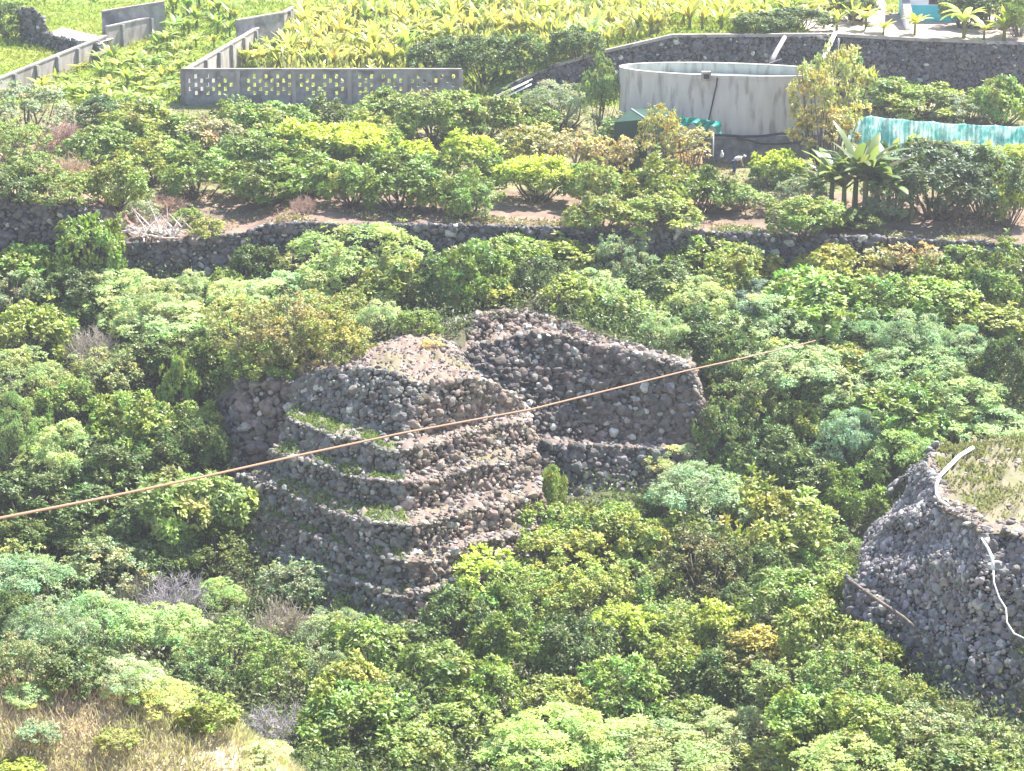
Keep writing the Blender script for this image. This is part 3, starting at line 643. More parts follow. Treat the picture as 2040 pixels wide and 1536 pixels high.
# branch pile
e = empty('branch_pile', hit(305, 478), 'heap of pale dead branches dumped on the reddish slope', 'branch pile')
c = np.array(e.location); m = MB(); rr = np.random.default_rng(8)
for k in range(90):
    p = c + rr.normal(0, 1, 3) * [1.7, .8, .12] + [0, 0, .25]; d_ = rr.normal(0, 1, 3) * [1, .6, .55]; d_[2] = abs(d_[2]); d_ /= np.linalg.norm(d_); L = rr.uniform(.7, 2.2)
    m.tube([p, p + d_ * L * .5 + rr.normal(0, .1, 3), p + d_ * L], [.06, .045, .02], 5)
m.build('branches', rough_mat('dead_wood', (.45, .38, .36), (.62, .54, .5), 5, bump=.2), e)

# ------------------------------------------------------------------ person at the tank
def skin_mesh(name, verts, edges, rad, mat, parent, sub=2):
    me = bpy.data.meshes.new(name); me.from_pydata([tuple(v) for v in verts], edges, []); me.materials.append(mat)
    o = bpy.data.objects.new(name, me); link(o, parent)
    md = o.modifiers.new('skin', 'SKIN'); md.use_smooth_shade = True
    for i, r_ in enumerate(rad):
        me.skin_vertices[0].data[i].radius = (r_, r_); me.skin_vertices[0].data[i].use_root = (i == 0)
    s_ = o.modifiers.new('sub', 'SUBSURF'); s_.levels = sub; s_.render_levels = sub
    return o
M_skin = plain('skin', (.45, .27, .19)); M_shirt = plain('white_shirt', (.8, .8, .8)); M_jean = plain('blue_jeans', (.06, .09, .2)); 
pp = PY(1462, 350, 161.5)
e = empty('person', (pp[0], pp[1], float(ground(pp[0], pp[1]))), 'person in white shirt, white cap and blue jeans bending forward by the tank', 'person')
# bent over towards the right: pelvis, chest, neck, head; arms hanging; legs
V = [(0, 0, .92), (.22, 0, 1.1), (.42, -.02, 1.2), (.55, -.03, 1.22), (.68, -.03, 1.2),
     (0, .1, .88), (.03, .12, .48), (-.05, .13, .08), (.1, .13, .03), (0, -.1, .88), (.08, -.12, .48), (.02, -.13, .08), (.17, -.13, .03),
     (.42, .2, 1.16), (.5, .23, .88), (.6, .2, .64), (.42, -.22, 1.16), (.52, -.26, .88), (.64, -.22, .66)]
E = [(0, 1), (1, 2), (2, 3), (3, 4), (0, 5), (5, 6), (6, 7), (7, 8), (0, 9), (9, 10), (10, 11), (11, 12), (2, 13), (13, 14), (14, 15), (2, 16), (16, 17), (17, 18)]
Rr = [.14, .15, .15, .06, .1, .1, .07, .05, .045, .1, .07, .05, .045, .07, .05, .035, .07, .05, .035]
skin_mesh('body', V, E, Rr, M_skin, e)
skin_mesh('shirt', [(-.02, 0, .98), (.22, 0, 1.11), (.43, -.02, 1.2), (.42, .2, 1.17), (.46, .22, 1.0), (.42, -.22, 1.17), (.47, -.24, 1.0)], [(0, 1), (1, 2), (2, 3), (3, 4), (2, 5), (5, 6)], [.17, .19, .18, .1, .08, .1, .08], M_shirt, e)
skin_mesh('jeans', [(0, 0, .92), (0, .1, .85), (.03, .12, .48), (-.04, .13, .1), (0, -.1, .85), (.08, -.12, .48), (.03, -.13, .1)], [(0, 1), (1, 2), (2, 3), (0, 4), (4, 5), (5, 6)], [.17, .12, .095, .075, .12, .095, .075], M_jean, e)
skin_mesh('cap', [(.66, -.03, 1.27), (.7, -.03, 1.31), (.84, -.03, 1.24)], [(0, 1), (1, 2)], [.11, .1, .05], M_shirt, e)
for s_ in (1, -1):       # five fingers on each hanging hand
    for k in range(5):
        b0 = Vector((.61 + .012 * (k - 2), s_ * .2 + .012 * (k - 2), .62)); 
        dd_ = Vector((.02 + .01 * (k - 2), .0, -.07 if k else -.03)) + Vector((0, -.04 * s_ if k == 0 else 0, 0))
        m = MB(); m.tube([b0, b0 + dd_ * .6, b0 + dd_ + Vector((.01, 0, 0))], [.011, .01, .007], 6); f = raw_mesh('finger', m.v, m.f, M_skin, smooth=True); mobj('finger', f, e)
hd = MB()
c = PY(1438, 308, 162.3); m = MB(); m.tube([c + [-.05, 0, -.22], c + [0, 0, -.15], c + [.02, 0, .08], c + [.0, 0, .2], c + [0, 0, .3]], [.06, .13, .12, .05, .07], 8); tag(m.build('white_sack', M_white, smooth=True), 'small white sack left of the bending person', 'sack')
# ------------------------------------------------------------------ plants: prototypes
def unit(v): return v / (np.linalg.norm(v, axis=-1, keepdims=True) + 1e-9)
def leaves(pos, d, nrm, L, W, fold=.18, droop=.0):
    """kite leaves: pos base, d direction, nrm face normal"""
    s = unit(np.cross(d, nrm)); n2 = unit(np.cross(s, d)); L = L[:, None]; W = W[:, None]
    mid = pos + d * L * .5 + n2 * L * fold * .4
    tip = pos + d * L + n2 * L * (-droop)
    a = mid - s * W * .5 - n2 * W * fold; b = mid + s * W * .5 - n2 * W * fold
    co = np.stack([pos, a, tip, b, mid], 1).reshape(-1, 3)
    k = np.arange(len(pos))[:, None] * 5
    fc = np.concatenate([k + [0, 1, 4], k + [1, 2, 4], k + [2, 3, 4], k + [3, 0, 4]], 0)
    return co, fc
def crown_proto(name, seed, W=4.5, H=3.4, nsub=80, rs=(.3, .5), ntip=10, nleaf=6, LL=.2, LW=.5, mode='dome', flush=None, hollow=.35, jag=.18, base=.0, mat=None, dead=.0, upb=.35, shoots=.22):
    r = np.random.default_rng(seed)
    # main lobes give the uneven outline
    nl = r.integers(5, 8); lobes = []
    for i in range(nl):
        a = 2 * math.pi * (i + r.uniform(-.3, .3)) / nl; rad = W * r.uniform(.12, .27)
        lobes.append(((math.cos(a) * rad, math.sin(a) * rad, H * r.uniform(.38, .62)), W * r.uniform(.2, .3)))
    lobes.append(((0, 0, H * .62), W * .27))
    sub = []
    while len(sub) < nsub:
        c, q = lobes[r.integers(len(lobes))]; dv = unit(r.normal(size=3))
        if dv[2] < -.45: continue
        c = np.array(c); p = c + dv * q * [1, 1, H / W * 1.25] * r.uniform(.8, 1.0 + jag)
        if p[2] < base * H + .1: continue
        ins = sum(np.linalg.norm((p - np.array(c2)) / [1, 1, H / W * 1.25]) < q2 * .8 for c2, q2 in lobes)
        if ins and r.random() > .12: continue
        if p[2] < H * .3 and r.random() < .35: continue
        out = unit((p - np.array([0, 0, H * .35])) / [1, 1, .8]); sub.append((p, out, r.uniform(*rs)))
    for _ in range(int(nsub * shoots)):
        p, out, q = sub[r.integers(len(sub))]
        if out[2] > .1: sub.append((p + [0, 0, 0] + unit(out + [0, 0, 1.2] + r.normal(0, .3, 3)) * r.uniform(.3, .75), out, q * .55))
    zmax = max(s[0][2] for s in sub); pos, nr, tint = [], [], []
    for (p, out, q) in sub:
        n = int(ntip * (q / np.mean(rs)) ** 2); dv = unit(r.normal(size=(n, 3)) + out * .9 + [0, 0, upb])
        pts = p + dv * q * r.uniform(.65, 1.05, (n, 1)) * [1, 1, .8]
        tn = np.tile(np.clip(r.normal(1, .19), .55, 1.6), (n, 3)) * [1 + r.normal(0, .1), 1, 1 - abs(r.normal(0, .14))]
        if flush is not None:
            k = np.clip((pts[:, 2] / zmax - flush[1]) / .18 + r.normal(0, .25, n), 0, 1)[:, None] * (dv[:, 2:3] > -.1); tn = tn * (1 - k) + np.array(flush[0]) * k * np.clip(r.normal(1, .12, (n, 1)), .6, 1.4)
        if dead: 
            dm = r.random(n) < dead; tn[dm] = np.array([1.35, .98, .85])
        pos.append(pts); nr.append(dv); tint.append(tn)
    pos = np.concatenate(pos); nr = np.concatenate(nr); tint = np.concatenate(tint)
    m = len(pos); pos = np.repeat(pos, nleaf, 0); nr = np.repeat(nr, nleaf, 0); tint = np.repeat(tint, nleaf, 0)
    tan = unit(np.cross(nr, r.normal(size=nr.shape)))
    spread = r.uniform(.55, 1.5, (len(pos), 1)); dd = unit(nr * 1.0 + tan * spread + [0, 0, -.12])
    fn = unit(nr + [0, 0, .5] + r.normal(0, .35, nr.shape))
    L = LL * 1.1 * r.uniform(.6, 1.35, len(pos)); co, fc = leaves(pos + r.normal(0, .03, pos.shape), dd, fn, L, L * LW, droop=.12)
    tt = tint * np.clip(r.normal(1, .12, (len(tint), 1)), .6, 1.5)
    me = raw_mesh(name, co, fc, mat or M_leaf, np.repeat(tt, 5, 0))
    # trunk and limbs
    mb = MB(); tr = W * .016 + .03; fork = H * (.12 + base * .7)
    tips = [sub[i] for i in r.permutation(nsub)[:16]]
    if base > .15: mb.tube([(0, 0, -.6), (.03, 0, fork * .5), (0, .02, fork)], [tr * 1.7, tr * 1.25, tr * 1.1], 7)
    for (p, out, q) in tips:
        s0 = np.array([0, 0, fork]) if base > .15 else np.r_[r.normal(0, .15, 2), -.5]
        mid = (s0 + p) / 2 + np.r_[r.normal(0, .18, 2), -.1]
        mb.tube([s0, mid, p], [tr * .8, tr * .5, tr * .15], 5)
    tm = raw_mesh(name + '_trunk', mb.v, mb.f, M_bark, smooth=True)
    return me, tm
def twig_proto(name, seed, W=3.2, H=2.2):
    r = np.random.default_rng(seed); V, Fc = [], []; mb = MB()
    segs = []
    def grow(p, d_, L, rad, lev):
        q = p + d_ * L; segs.append((p, q, rad, rad * .6))
        if lev == 0: return
        for _ in range(4 if lev > 1 else 5):
            nd = unit(d_ + r.normal(0, .55, 3) + [0, 0, .1]); grow(p + (q - p) * r.uniform(.35, 1), nd, L * r.uniform(.5, .8), rad * .55, lev - 1)
    for k in range(20):
        a = r.uniform(0, 6.28); grow(np.array([r.normal(0, .25), r.normal(0, .25), 0]), unit(np.array([math.cos(a) * .9, math.sin(a) * .9, r.uniform(.5, 1.4)])), H * .5, .03, 3)
    A = np.array([s[0] for s in segs]); B = np.array([s[1] for s in segs]); ra = np.maximum(.012, np.array([s[2] for s in segs]))[:, None]; rb = np.maximum(.009, np.array([s[3] for s in segs]))[:, None]
    d_ = unit(B - A); s1 = unit(np.cross(d_, r.normal(size=d_.shape))); s2 = np.cross(d_, s1)
    co = np.stack([A + s1 * ra, A - s1 * ra * .5 + s2 * ra * .8, A - s1 * ra * .5 - s2 * ra * .8, B + s1 * rb, B - s1 * rb * .5 + s2 * rb * .8, B - s1 * rb * .5 - s2 * rb * .8], 1)
    sc_ = W / (co[..., :2].max() - co[..., :2].min()) ; co = co.reshape(-1, 3) * [sc_, sc_, H / co[..., 2].max()]
    k = np.arange(len(A))[:, None] * 6; fc = np.concatenate([k + [0, 1, 4, 3], k + [1, 2, 5, 4], k + [2, 0, 3, 5]])
    # a few leaves left on
    tv = np.clip(r.normal(1, .15, (len(A), 1)), .6, 1.4) * np.ones((1, 3))
    return raw_mesh(name, co, fc, M_grass, np.repeat(tv, 6, 0)), None
def banana_proto(name, seed, H=2.6, nl=9, upright=.5, L=2.1, wd=.34, tone=(1, 1, 1)):
    r = np.random.default_rng(seed); co, fc, ti = [], [], []; n = 0; hs = H * .5
    for k in range(nl):
        a = k * 2.4 + r.normal(0, .3); el = R(r.uniform(35, 75) * upright + 18 + 25 * upright * (k > nl - 4)); LL_ = L * r.uniform(.7, 1.1)
        h = np.array([math.cos(a), math.sin(a), 0]); s = np.array([-h[1], h[0], 0]); p = np.array([0, 0, hs * r.uniform(.85, 1.1)]); m = 7; bend = r.uniform(.5, 1.3) * (1.3 - upright)
        rows = []
        for j in range(m + 1):
            t = j / m; e_ = el - bend * t * 1.7; wj = wd * LL_ * .5 * math.sin(math.pi * min(1, .08 + t * .92)) ** .6 * (t > .12) + .02
            nn_ = np.array([-h[0] * math.sin(e_), -h[1] * math.sin(e_), math.cos(e_)]); tw = r.normal(0, .06)
            rows += [p - s * wj - nn_ * wj * .25 + [0, 0, tw * wj], p, p + s * wj - nn_ * wj * .25 - [0, 0, tw * wj]]
            p = p + (h * math.cos(e_) + np.array([0, 0, 1]) * math.sin(e_)) * LL_ / m
        for j in range(m):
            q = n + j * 3; fc += [[q, q + 1, q + 4, q + 3], [q + 1, q + 2, q + 5, q + 4]]
        g = np.array(tone) * np.clip(r.normal(1, .16), .6, 1.4) * (np.array([1.06, 1.03, .85]) if r.random() < .3 else 1)
        if r.random() < .09: g = np.array([.9, .7, .75])
        co += rows; ti += [g] * len(rows); n += len(rows)
    me = raw_mesh(name, np.array(co), np.array(fc), M_ban, np.array(ti), smooth=True)
    mb = MB(); mb.tube([(0, 0, -.3), (0, 0, hs * .5), (.02, 0, hs), (.03, 0, hs * 1.15)], [.15, .12, .1, .05], 8)
    return me, raw_mesh(name + '_stem', mb.v, mb.f, M_stem, smooth=True)
PR = {}
PR['P'] = [crown_proto('mint_crown', 10 + k, nsub=95, rs=(.26, .46), ntip=24, nleaf=7, LL=.115, LW=.36, jag=.05, mat=M_waxy, upb=.5, shoots=.04) for k in range(4)]
PR['G'] = [crown_proto('green_crown', 20 + k, nsub=66, rs=(.28, .56), ntip=14, nleaf=6, LL=.26, LW=.5, jag=.38) for k in range(5)]
PR['D'] = [crown_proto('dark_crown', 30 + k, nsub=80, rs=(.3, .5), ntip=15, nleaf=6, LL=.22, LW=.48, jag=.25) for k in range(3)]
PR['O'] = [crown_proto('olive_crown', 40 + k, nsub=110, rs=(.18, .38), ntip=12, nleaf=5, LL=.17, LW=.5, jag=.35, dead=.05) for k in range(4)]
YF = ((1.95, 1.7, 1.1), .62)
PR['Y'] = [crown_proto('flush_crown', 50 + k, nsub=85, rs=(.3, .5), ntip=14, nleaf=6, LL=.25, LW=.45, flush=YF, jag=.2) for k in range(3)]
PR['F'] = [crown_proto('fruit_crown', 60 + k, W=4.6, H=3.3, nsub=64, rs=(.32, .58), ntip=14, nleaf=6, LL=.28, LW=.5, base=.12, jag=.25) for k in range(4)]
PR['M'] = [crown_proto('mango_crown', 65 + k, W=4.6, H=3.3, nsub=64, rs=(.32, .58), ntip=14, nleaf=6, LL=.28, LW=.42, base=.12, flush=((2.5, 2.05, 1.1), .58), jag=.15) for k in range(3)]
PR['T'] = [crown_proto('thin_crown', 70 + k, nsub=60, rs=(.22, .42), ntip=8, nleaf=5, LL=.24, LW=.55, base=.15, jag=.5, dead=.04) for k in range(3)]
PR['R'] = [twig_proto('twigs', 80 + k) for k in range(3)]
PR['B'] = [banana_proto('banana_fronds', 90 + k, nl=13, upright=.5, H=2.0, wd=.24) for k in range(4)]
PR['C'] = [banana_proto('slender_fronds', 190 + k, H=3.3, nl=17, upright=.62, L=2.1, wd=.19) for k in range(3)]
PR['U'] = [banana_proto('upright_fronds', 95 + k, H=1.6, nl=14, upright=.75, L=1.6, wd=.21) for k in range(4)]
INFO = {  # noun, name, category, label lead, colour
 'P': ('mint_shrub', 'shrub', 'rounded pale mint shrub', (.46, .55, .3)),
 'G': ('leafy_shrub', 'shrub', 'bright green leafy shrub', (.28, .34, .085)),
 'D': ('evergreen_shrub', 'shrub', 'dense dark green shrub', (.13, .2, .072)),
 'O': ('olive_shrub', 'shrub', 'olive green fine-leaved shrub', (.25, .32, .11)),
 'A': ('grey_shrub', 'shrub', 'grey-green shrub', (.28, .33, .2)),
 'Y': ('yellow_topped_shrub', 'shrub', 'green shrub with a yellow top', (.2, .28, .05)),
 'F': ('fruit_tree', 'tree', 'green fruit tree', (.27, .33, .09)),
 'M': ('mango_tree', 'tree', 'fruit tree with bright yellow new leaves', (.2, .28, .06)),
 'T': ('thin_tree', 'tree', 'thin tan-leaved tree', (.33, .3, .13)),
 'R': ('dry_bush', 'bush', 'bare grey twiggy bush', (.46, .39, .41)),
}
USE = {'A': 'O'}
cnt = {}
def plant(u, v, wpx, hpx, kind, loc, lead=None, col=None, group=None, y=None, proto=None):
    """crown centre at pixel (u,v): found on the ground below it, then a real size in metres"""
    nm, cat, ld, c0 = INFO[kind]; pk = proto or USE.get(kind, kind); ps = PR[pk]
    cnt[pk] = cnt.get(pk, -1) + 1; cm, tm = ps[cnt[pk] % len(ps)]
    off = 1.5; base = None
    for _ in range(3):
        p = hit(u, v, off) if y is None else PY(u, v, y)
        wm = wpx * p[1] / F; hm = max(hpx * p[1] / F * .98, wm * .42)
        off = hm * .5
    W0, H0 = (4.5, 3.4) if pk not in ('R',) else (3.2, 2.2)
    tree = kind in 'FMT'
    if tree and y is None: hm = max(hm, wm * .6)
    gz_ = float(ground(p[0], p[1]))
    lift = max(0, p[2] - hm / 2 - gz_) if (y is not None and tree) else 0
    if y is not None: gz_ = min(gz_ if y > 140 else p[2], p[2]) - (hm * .5 if y <= 140 else 0)
    sx = (1.14 if tree else 1.24) * wm / (W0 * .95); sz = hm / (H0 * .93)
    r_ = random.Random(int(u * 7 + v * 13)); 
    e = empty(nm, (p[0], p[1], gz_ - .05), ((lead or ld) + ' ' + loc).strip(), cat, group, rz=r_.uniform(0, 6.28))
    e.scale = (sx, sx * r_.uniform(.85, 1.0), sz)
    c = mobj('crown' if pk != 'R' else 'twigs', cm, e)
    if col: col = np.array(col) * 1.3
    cc = np.array(col if col is not None else c0) * (1 + r_.gauss(0, .07)) * [1 + r_.gauss(0, .06), 1, 1 + r_.gauss(0, .08)]
    if kind not in 'PA': cc[0] = max(cc[0], .74 * cc[1]); cc[2] = max(cc[2], .27 * cc[1])
    c.color = (*[float(q) for q in cc], 1)
    if lift: c.location.z = lift / sz
    if tm is not None:
        t_ = mobj('trunk' if tree else 'stems', tm, e)
        if lift: t_.scale.z = 1 + lift / sz / (H0 * .6)
    return e
def banana(u, v, hpx, label, kind='B', group=None, col=(.26, .34, .07), y=None):
    ps = PR[kind]; cnt[kind] = cnt.get(kind, -1) + 1; cm, tm = ps[cnt[kind] % len(ps)]
    p = hit(u, v, 0) if y is None else np.array([X(u, y, v), y, float(ground(X(u, y, v), y))])
    s = 1.25 * hpx * p[1] / F / (2.7 if kind == 'B' else 3.5 if kind == 'C' else 2.3); r_ = random.Random(int(u * 3 + v * 5))
    e = empty('banana_plant', (p[0], p[1], p[2]), label, 'banana plant', group, rz=r_.uniform(0, 6.28)); e.scale = (s, s, s * r_.uniform(.85, 1.15))
    c = mobj('fronds', cm, e); k = 1 + r_.gauss(0, .1); c.color = (col[0] * k * (1 + r_.gauss(0, .12)), col[1] * k, col[2] * k, 1)
    mobj('pseudostem', tm, e)
# ------------------------------------------------------------------ every shrub and tree, by where it stands
YL = 'yellow-green leafy shrub'
TAB = [
# --- left thicket
(50,548,130,88,'G','at the left photo edge under the dark retaining wall',YL,(.2,.26,.05)),
(168,525,110,140,'G','tall and yellow-tipped, just left of the pale branch heap',YL,(.18,.26,.05)),
(150,590,120,90,'D','under the yellow-tipped shrub at the left edge'),
(35,595,110,90,'A','below the yellow-green shrub at the left edge'),
(235,590,140,90,'P','right below the branch heap wall, upper of the left cluster'),
(320,610,150,90,'P','wide and low between the branch heap and the olive mass'),
(385,576,80,72,'P','small and upright against the dark wall below the branch heap'),
(455,572,70,56,'G','small, between the upright mint shrub and the dark bushy one'),
(512,542,92,86,'D','against the rounded dark stone wall left of the large pale dome'),
(560,600,170,100,'P','with a dark underside, left of the large pale dome'),
(470,600,110,80,'P','squeezed in the middle of the left pale cluster'),
(718,528,230,145,'P','the largest dome, in front of the orchard wall','large pale mint dome shrub'),
(800,565,130,100,'G','on the right flank of the large pale dome'),
(660,640,130,90,'O','bordering the notch left of the tiered wall crest','yellow-olive shrub',(.26,.27,.09)),
(760,635,100,70,'P','just above the summit of the stepped mound'),
(345,655,190,90,'P','low and wide, left of the tan leafy mass'),
(260,640,100,80,'P','on the left end of the low pale bank'),
(480,665,140,120,'O','left third of the tan and pink leafy mass above the mound','tan olive leafy shrub',(.28,.31,.13)),
(570,680,150,140,'O','middle of the tan and pink leafy mass above the mound','pinkish tan leafy shrub',(.3,.26,.13)),
(665,680,130,110,'O','right end of the tan mass, touching the mound summit','golden olive leafy shrub',(.28,.29,.09)),
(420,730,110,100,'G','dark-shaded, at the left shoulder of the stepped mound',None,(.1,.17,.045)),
(520,725,120,70,'G','hanging over the shoulder wall of the stepped mound'),
(840,650,70,50,'G','small, between the mound summit and the tiered wall crest'),
(55,675,140,110,'G','at the left edge below the grey-green one'),
(140,640,80,60,'D','small, left of the grey purple twiggy bush'),
(178,690,130,95,'R','between green shrubs in the left thicket, upper left','purplish grey twiggy bush'),
(300,720,120,80,'D','in the hollow under the low pale bank'),
(50,765,170,120,'P','large, at the left edge halfway down','pale yellowish mint shrub',(.32,.37,.19)),
(130,810,120,100,'O','right of the large pale shrub at the left edge'),
(205,760,120,100,'O','speckled, left of the lime-coloured tall one','speckled grey-olive shrub',(.25,.27,.13)),
(362,775,70,120,'G','narrow and tall, left of the mound shoulder','lime green upright shrub',(.2,.29,.06)),
(385,850,90,80,'G','at the foot of the lime-coloured upright shrub'),
(270,860,150,120,'G','in the middle of the left thicket'),
(130,920,150,140,'P','with green flanks, above the cable at the left'),
(30,870,110,150,'P','tall, at the left edge above the cable',None,(.22,.31,.14)),
(220,940,150,110,'D','directly above the cable at the left'),
(330,920,130,100,'D','above the cable, left of the stone shoulder'),
(405,900,90,110,'D','pressed against the dark flank of the stone shoulder'),
(60,1000,150,100,'D','behind the cable at the left edge'),
(180,1040,170,110,'D','just below the cable in the left shade'),
(50,1070,120,80,'D','below the cable at the left edge'),
(240,1090,120,80,'D','under the left side of the big yellowish tree'),
(365,1025,215,150,'F','standing alone left of the mound foot, crossed by the cable','large yellowish green leafy tree',(.24,.28,.09)),
(480,985,60,50,'G','small pale clump right of the big yellowish tree'),
# --- lower left
(335,1125,110,80,'D','in the shade under the big yellowish tree'),
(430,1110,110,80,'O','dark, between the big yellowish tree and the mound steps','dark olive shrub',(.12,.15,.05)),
(455,1040,70,50,'G','small and dark, at the left end of the mound steps',None,(.1,.16,.04)),
(80,1105,170,80,'O','brownish, left edge under the shade'),
(60,1165,180,110,'P','broad and bright, at the left edge lower down',None,(.31,.38,.22)),
(215,1150,150,100,'A','left of the grey twiggy bush below the big tree'),
(270,1125,80,60,'O','small, touching the twiggy bush below the big tree'),
(25,1245,90,120,'D','at the left edge between two pale shrubs'),
(350,1195,185,125,'R','below the big yellowish tree'),
(265,1185,100,80,'R','small, left neighbour of the twiggy bush below the tree'),
(441,1188,92,66,'P','small lone dome below the mossy mound ledges'),
(585,1170,120,90,'A','at the lowest left steps of the stepped mound'),
(565,1240,150,120,'R','under the lowest steps of the mound'),
(460,1250,80,60,'A','between the two grey twiggy bushes'),
(620,1190,60,60,'G','small, on the last mossy ledge of the mound'),
(105,1270,150,150,'P','big and tall, lower left',None,(.27,.35,.2)),
(190,1250,150,130,'P','big, right half of the pale pair lower left'),
(40,1330,120,100,'A','below the big pale shrubs at the left edge'),
(325,1262,170,110,'P','yellowish, right of the big pale pair',"pale yellow-green shrub",(.36,.39,.16)),
(400,1290,110,80,'P','small yellowish one, right of the pale yellow-green one',None,(.34,.37,.17)),
(470,1310,150,120,'O','with a dark hollow beneath, centre of the lower left'),
(245,1342,145,90,'P','with white-looking top, above the dry grass',None,(.34,.4,.25)),
(150,1345,140,80,'D','in the shade above the dry grass'),
(60,1385,90,40,'P','low, along the upper edge of the dry grass'),
(320,1392,125,62,'P','round yellowish one above the dry grass','pale lemon green shrub',(.38,.42,.18)),
(400,1370,130,90,'D','between the lemon green dome and the olive shrub'),
(415,1425,110,70,'G','low, right of the lemon green dome'),
(560,1350,130,110,'O','right of the dark hollow, lower left centre'),
(640,1350,110,110,'A','left of the glossy green row, lower centre'),
(655,1265,130,100,'P','right of the grey twiggy bush at the mound foot',None,(.31,.37,.24)),
(775,1215,90,60,'Y','sparse and small, at the mound corner foot'),
(690,1215,60,50,'G','tiny, left of the sparse yellow-topped one'),
(565,1450,190,110,'R','at the right end of the dry grass'),
(75,1462,80,36,'A','growing in the dry grass at the bottom left'),
(230,1478,80,34,'O','low, in the middle of the dry grass'),
(40,1532,90,28,'Y','low, at the bottom left corner'),
(520,1515,110,60,'P','at the bottom edge, right end of the dry grass'),
# --- lower centre
(740,1310,150,110,'G','glossy, left end of the lower centre row'),
(700,1380,140,100,'G','glossy, below the left end of the lower centre row'),
(820,1300,120,90,'D','in the shadow under the tall yellow-topped one'),
(870,1360,180,130,'G','glossy and large, in the lower centre',None,(.11,.21,.05)),
(970,1390,120,110,'G','right of the large glossy one'),
(985,1355,50,40,'P','tiny dome on the large glossy shrub, lower centre'),
(790,1420,130,90,'D','below the glossy row, lower centre'),
(700,1450,180,130,'G','vivid, near the bottom centre-left',None,(.18,.29,.045)),
(640,1520,120,60,'O','at the bottom edge left of the vivid green one'),
(820,1500,150,80,'G','at the bottom edge, left of the yellowish dome'),
(920,1450,150,70,'G','low, upper left of the yellowish dome at the bottom'),
(1110,1485,260,130,'P','the largest pale dome at the bottom edge','large yellowish dome shrub',(.33,.4,.15)),
(1300,1505,270,110,'P','pale green twin right of the yellowish bottom dome','large pale green dome shrub',(.27,.36,.17)),
(1000,1500,90,60,'P','small, at the left foot of the yellowish bottom dome'),
(950,1030,110,110,'G','right against the front corner of the stepped mound'),
(880,1070,110,90,'G','hiding the foot of the mound corner'),
(1020,1060,120,110,'G','second from the front corner of the mound'),
(960,1165,175,120,'Y','the brightest one, in front of the mound corner','shrub crowned with bright yellow leaves',(.2,.26,.05)),
(850,1150,90,80,'A','left of the brightest yellow crown'),
(900,1250,140,130,'D','under the brightest yellow crown'),
(1098,985,52,90,'G','tall sprouts rising before the tiered wall foot'),
(1145,1055,100,80,'G','below the tall sprouts at the tiered wall foot'),
(1225,1035,95,60,'G','yellow-tipped, at the foot of the tiered wall',YL,(.21,.29,.05)),
(1085,1080,120,100,'G','in the middle of the slope before the tiered wall'),
(1210,1080,130,100,'G','below the yellow-tipped one at the tiered wall'),
(1300,1010,40,50,'D','small, at the right foot of the tiered wall'),
(1365,928,118,76,'P','overlapping the lower right of the tiered wall'),
(1400,1005,200,140,'P','big blue-green, right below the tiered wall corner','large blue mint dome shrub',(.27,.36,.23)),
(1470,965,70,100,'G','upright pale sprout behind the blue mint dome',None,(.2,.29,.1)),
(1380,1085,130,100,'G','under the blue mint dome'),
(1290,1100,120,110,'G','left of the shrub under the blue mint dome'),
(1130,1130,170,110,'O','broad and bright, centre of the lower slope','yellow-green fine-leaved shrub',(.23,.28,.07)),
(1050,1200,150,120,'O','left, in the broad yellow-green belt',"light green fine-leaved shrub",(.21,.27,.075)),
(1170,1205,160,120,'O','right, in the broad yellow-green belt',"light green fine-leaved shrub",(.21,.27,.075)),
(1270,1180,140,110,'O','upper right of the broad yellow-green belt'),
(1390,1150,160,140,'O','brownish with dark flank, right of the broad belt','dull brown-green shrub',(.13,.14,.06)),
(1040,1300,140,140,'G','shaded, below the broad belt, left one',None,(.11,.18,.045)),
(1140,1310,140,130,'D','shaded, below the broad belt, right one'),
(1240,1270,140,110,'Y','in the middle of the lower slope'),
(1345,1260,130,110,'O','right of the middle yellow-topped one'),
(1440,1275,140,110,'Y','left of the orange flecked one, lower right centre'),
(1250,1375,150,110,'G','vivid, above the pale twin domes',None,(.17,.29,.04)),
(1100,1400,120,80,'G','just above the yellowish bottom dome'),
(1350,1345,130,120,'G','between the vivid one and the olive ones'),
(1430,1370,130,120,'D','in the hollow above the bottom right shrubs'),
(1380,1440,120,80,'G','above the right side of the pale twin dome'),
(1480,1465,150,90,'P','small pale one right of the twin domes'),
(1550,1065,215,155,'F','right of the blue mint dome','broad dark-bellied tree with golden crown',(.25,.28,.08)),
(1500,1010,70,50,'O','golden, on the left of the dark-bellied tree'),
(1510,1150,110,110,'D','directly under the dark-bellied tree'),
(1695,1000,105,110,'G','yellow-green, alone above the rubble mound edge',YL,(.2,.26,.06)),
(1640,1085,110,80,'O','right shoulder of the dark-bellied tree'),
(1620,1140,120,70,'G','on the low bank running up to the rubble mound',YL,(.2,.26,.05)),
(1690,1105,70,50,'O','small, touching the rubble mound'),
(1570,1200,150,100,'G','with bright tips, below the dark-bellied tree',None,(.18,.28,.05)),
(1680,1200,110,90,'G','at the foot ledge of the rubble mound'),
(1480,1210,90,80,'D','small, between the brown-green and bright-tipped ones'),
(1620,1270,150,110,'G','left one of the pair under the fallen log'),
(1725,1310,130,105,'G','right one of the pair under the fallen log'),
(1530,1300,150,80,'Y','flecked with orange leaves','orange-flecked shrub',(.2,.2,.07)),
(1560,1370,140,90,'O','below the orange-flecked one'),
(1690,1370,160,120,'O','big and greyish, lower right'),
(1790,1385,110,95,'O','left of the pinkish yellow one at the rubble foot'),
(1880,1325,110,76,'T','at the foot of the rubble mound','pinkish yellow sparse shrub',(.34,.29,.14)),
(1900,1425,90,46,'O','under the pinkish sparse one'),
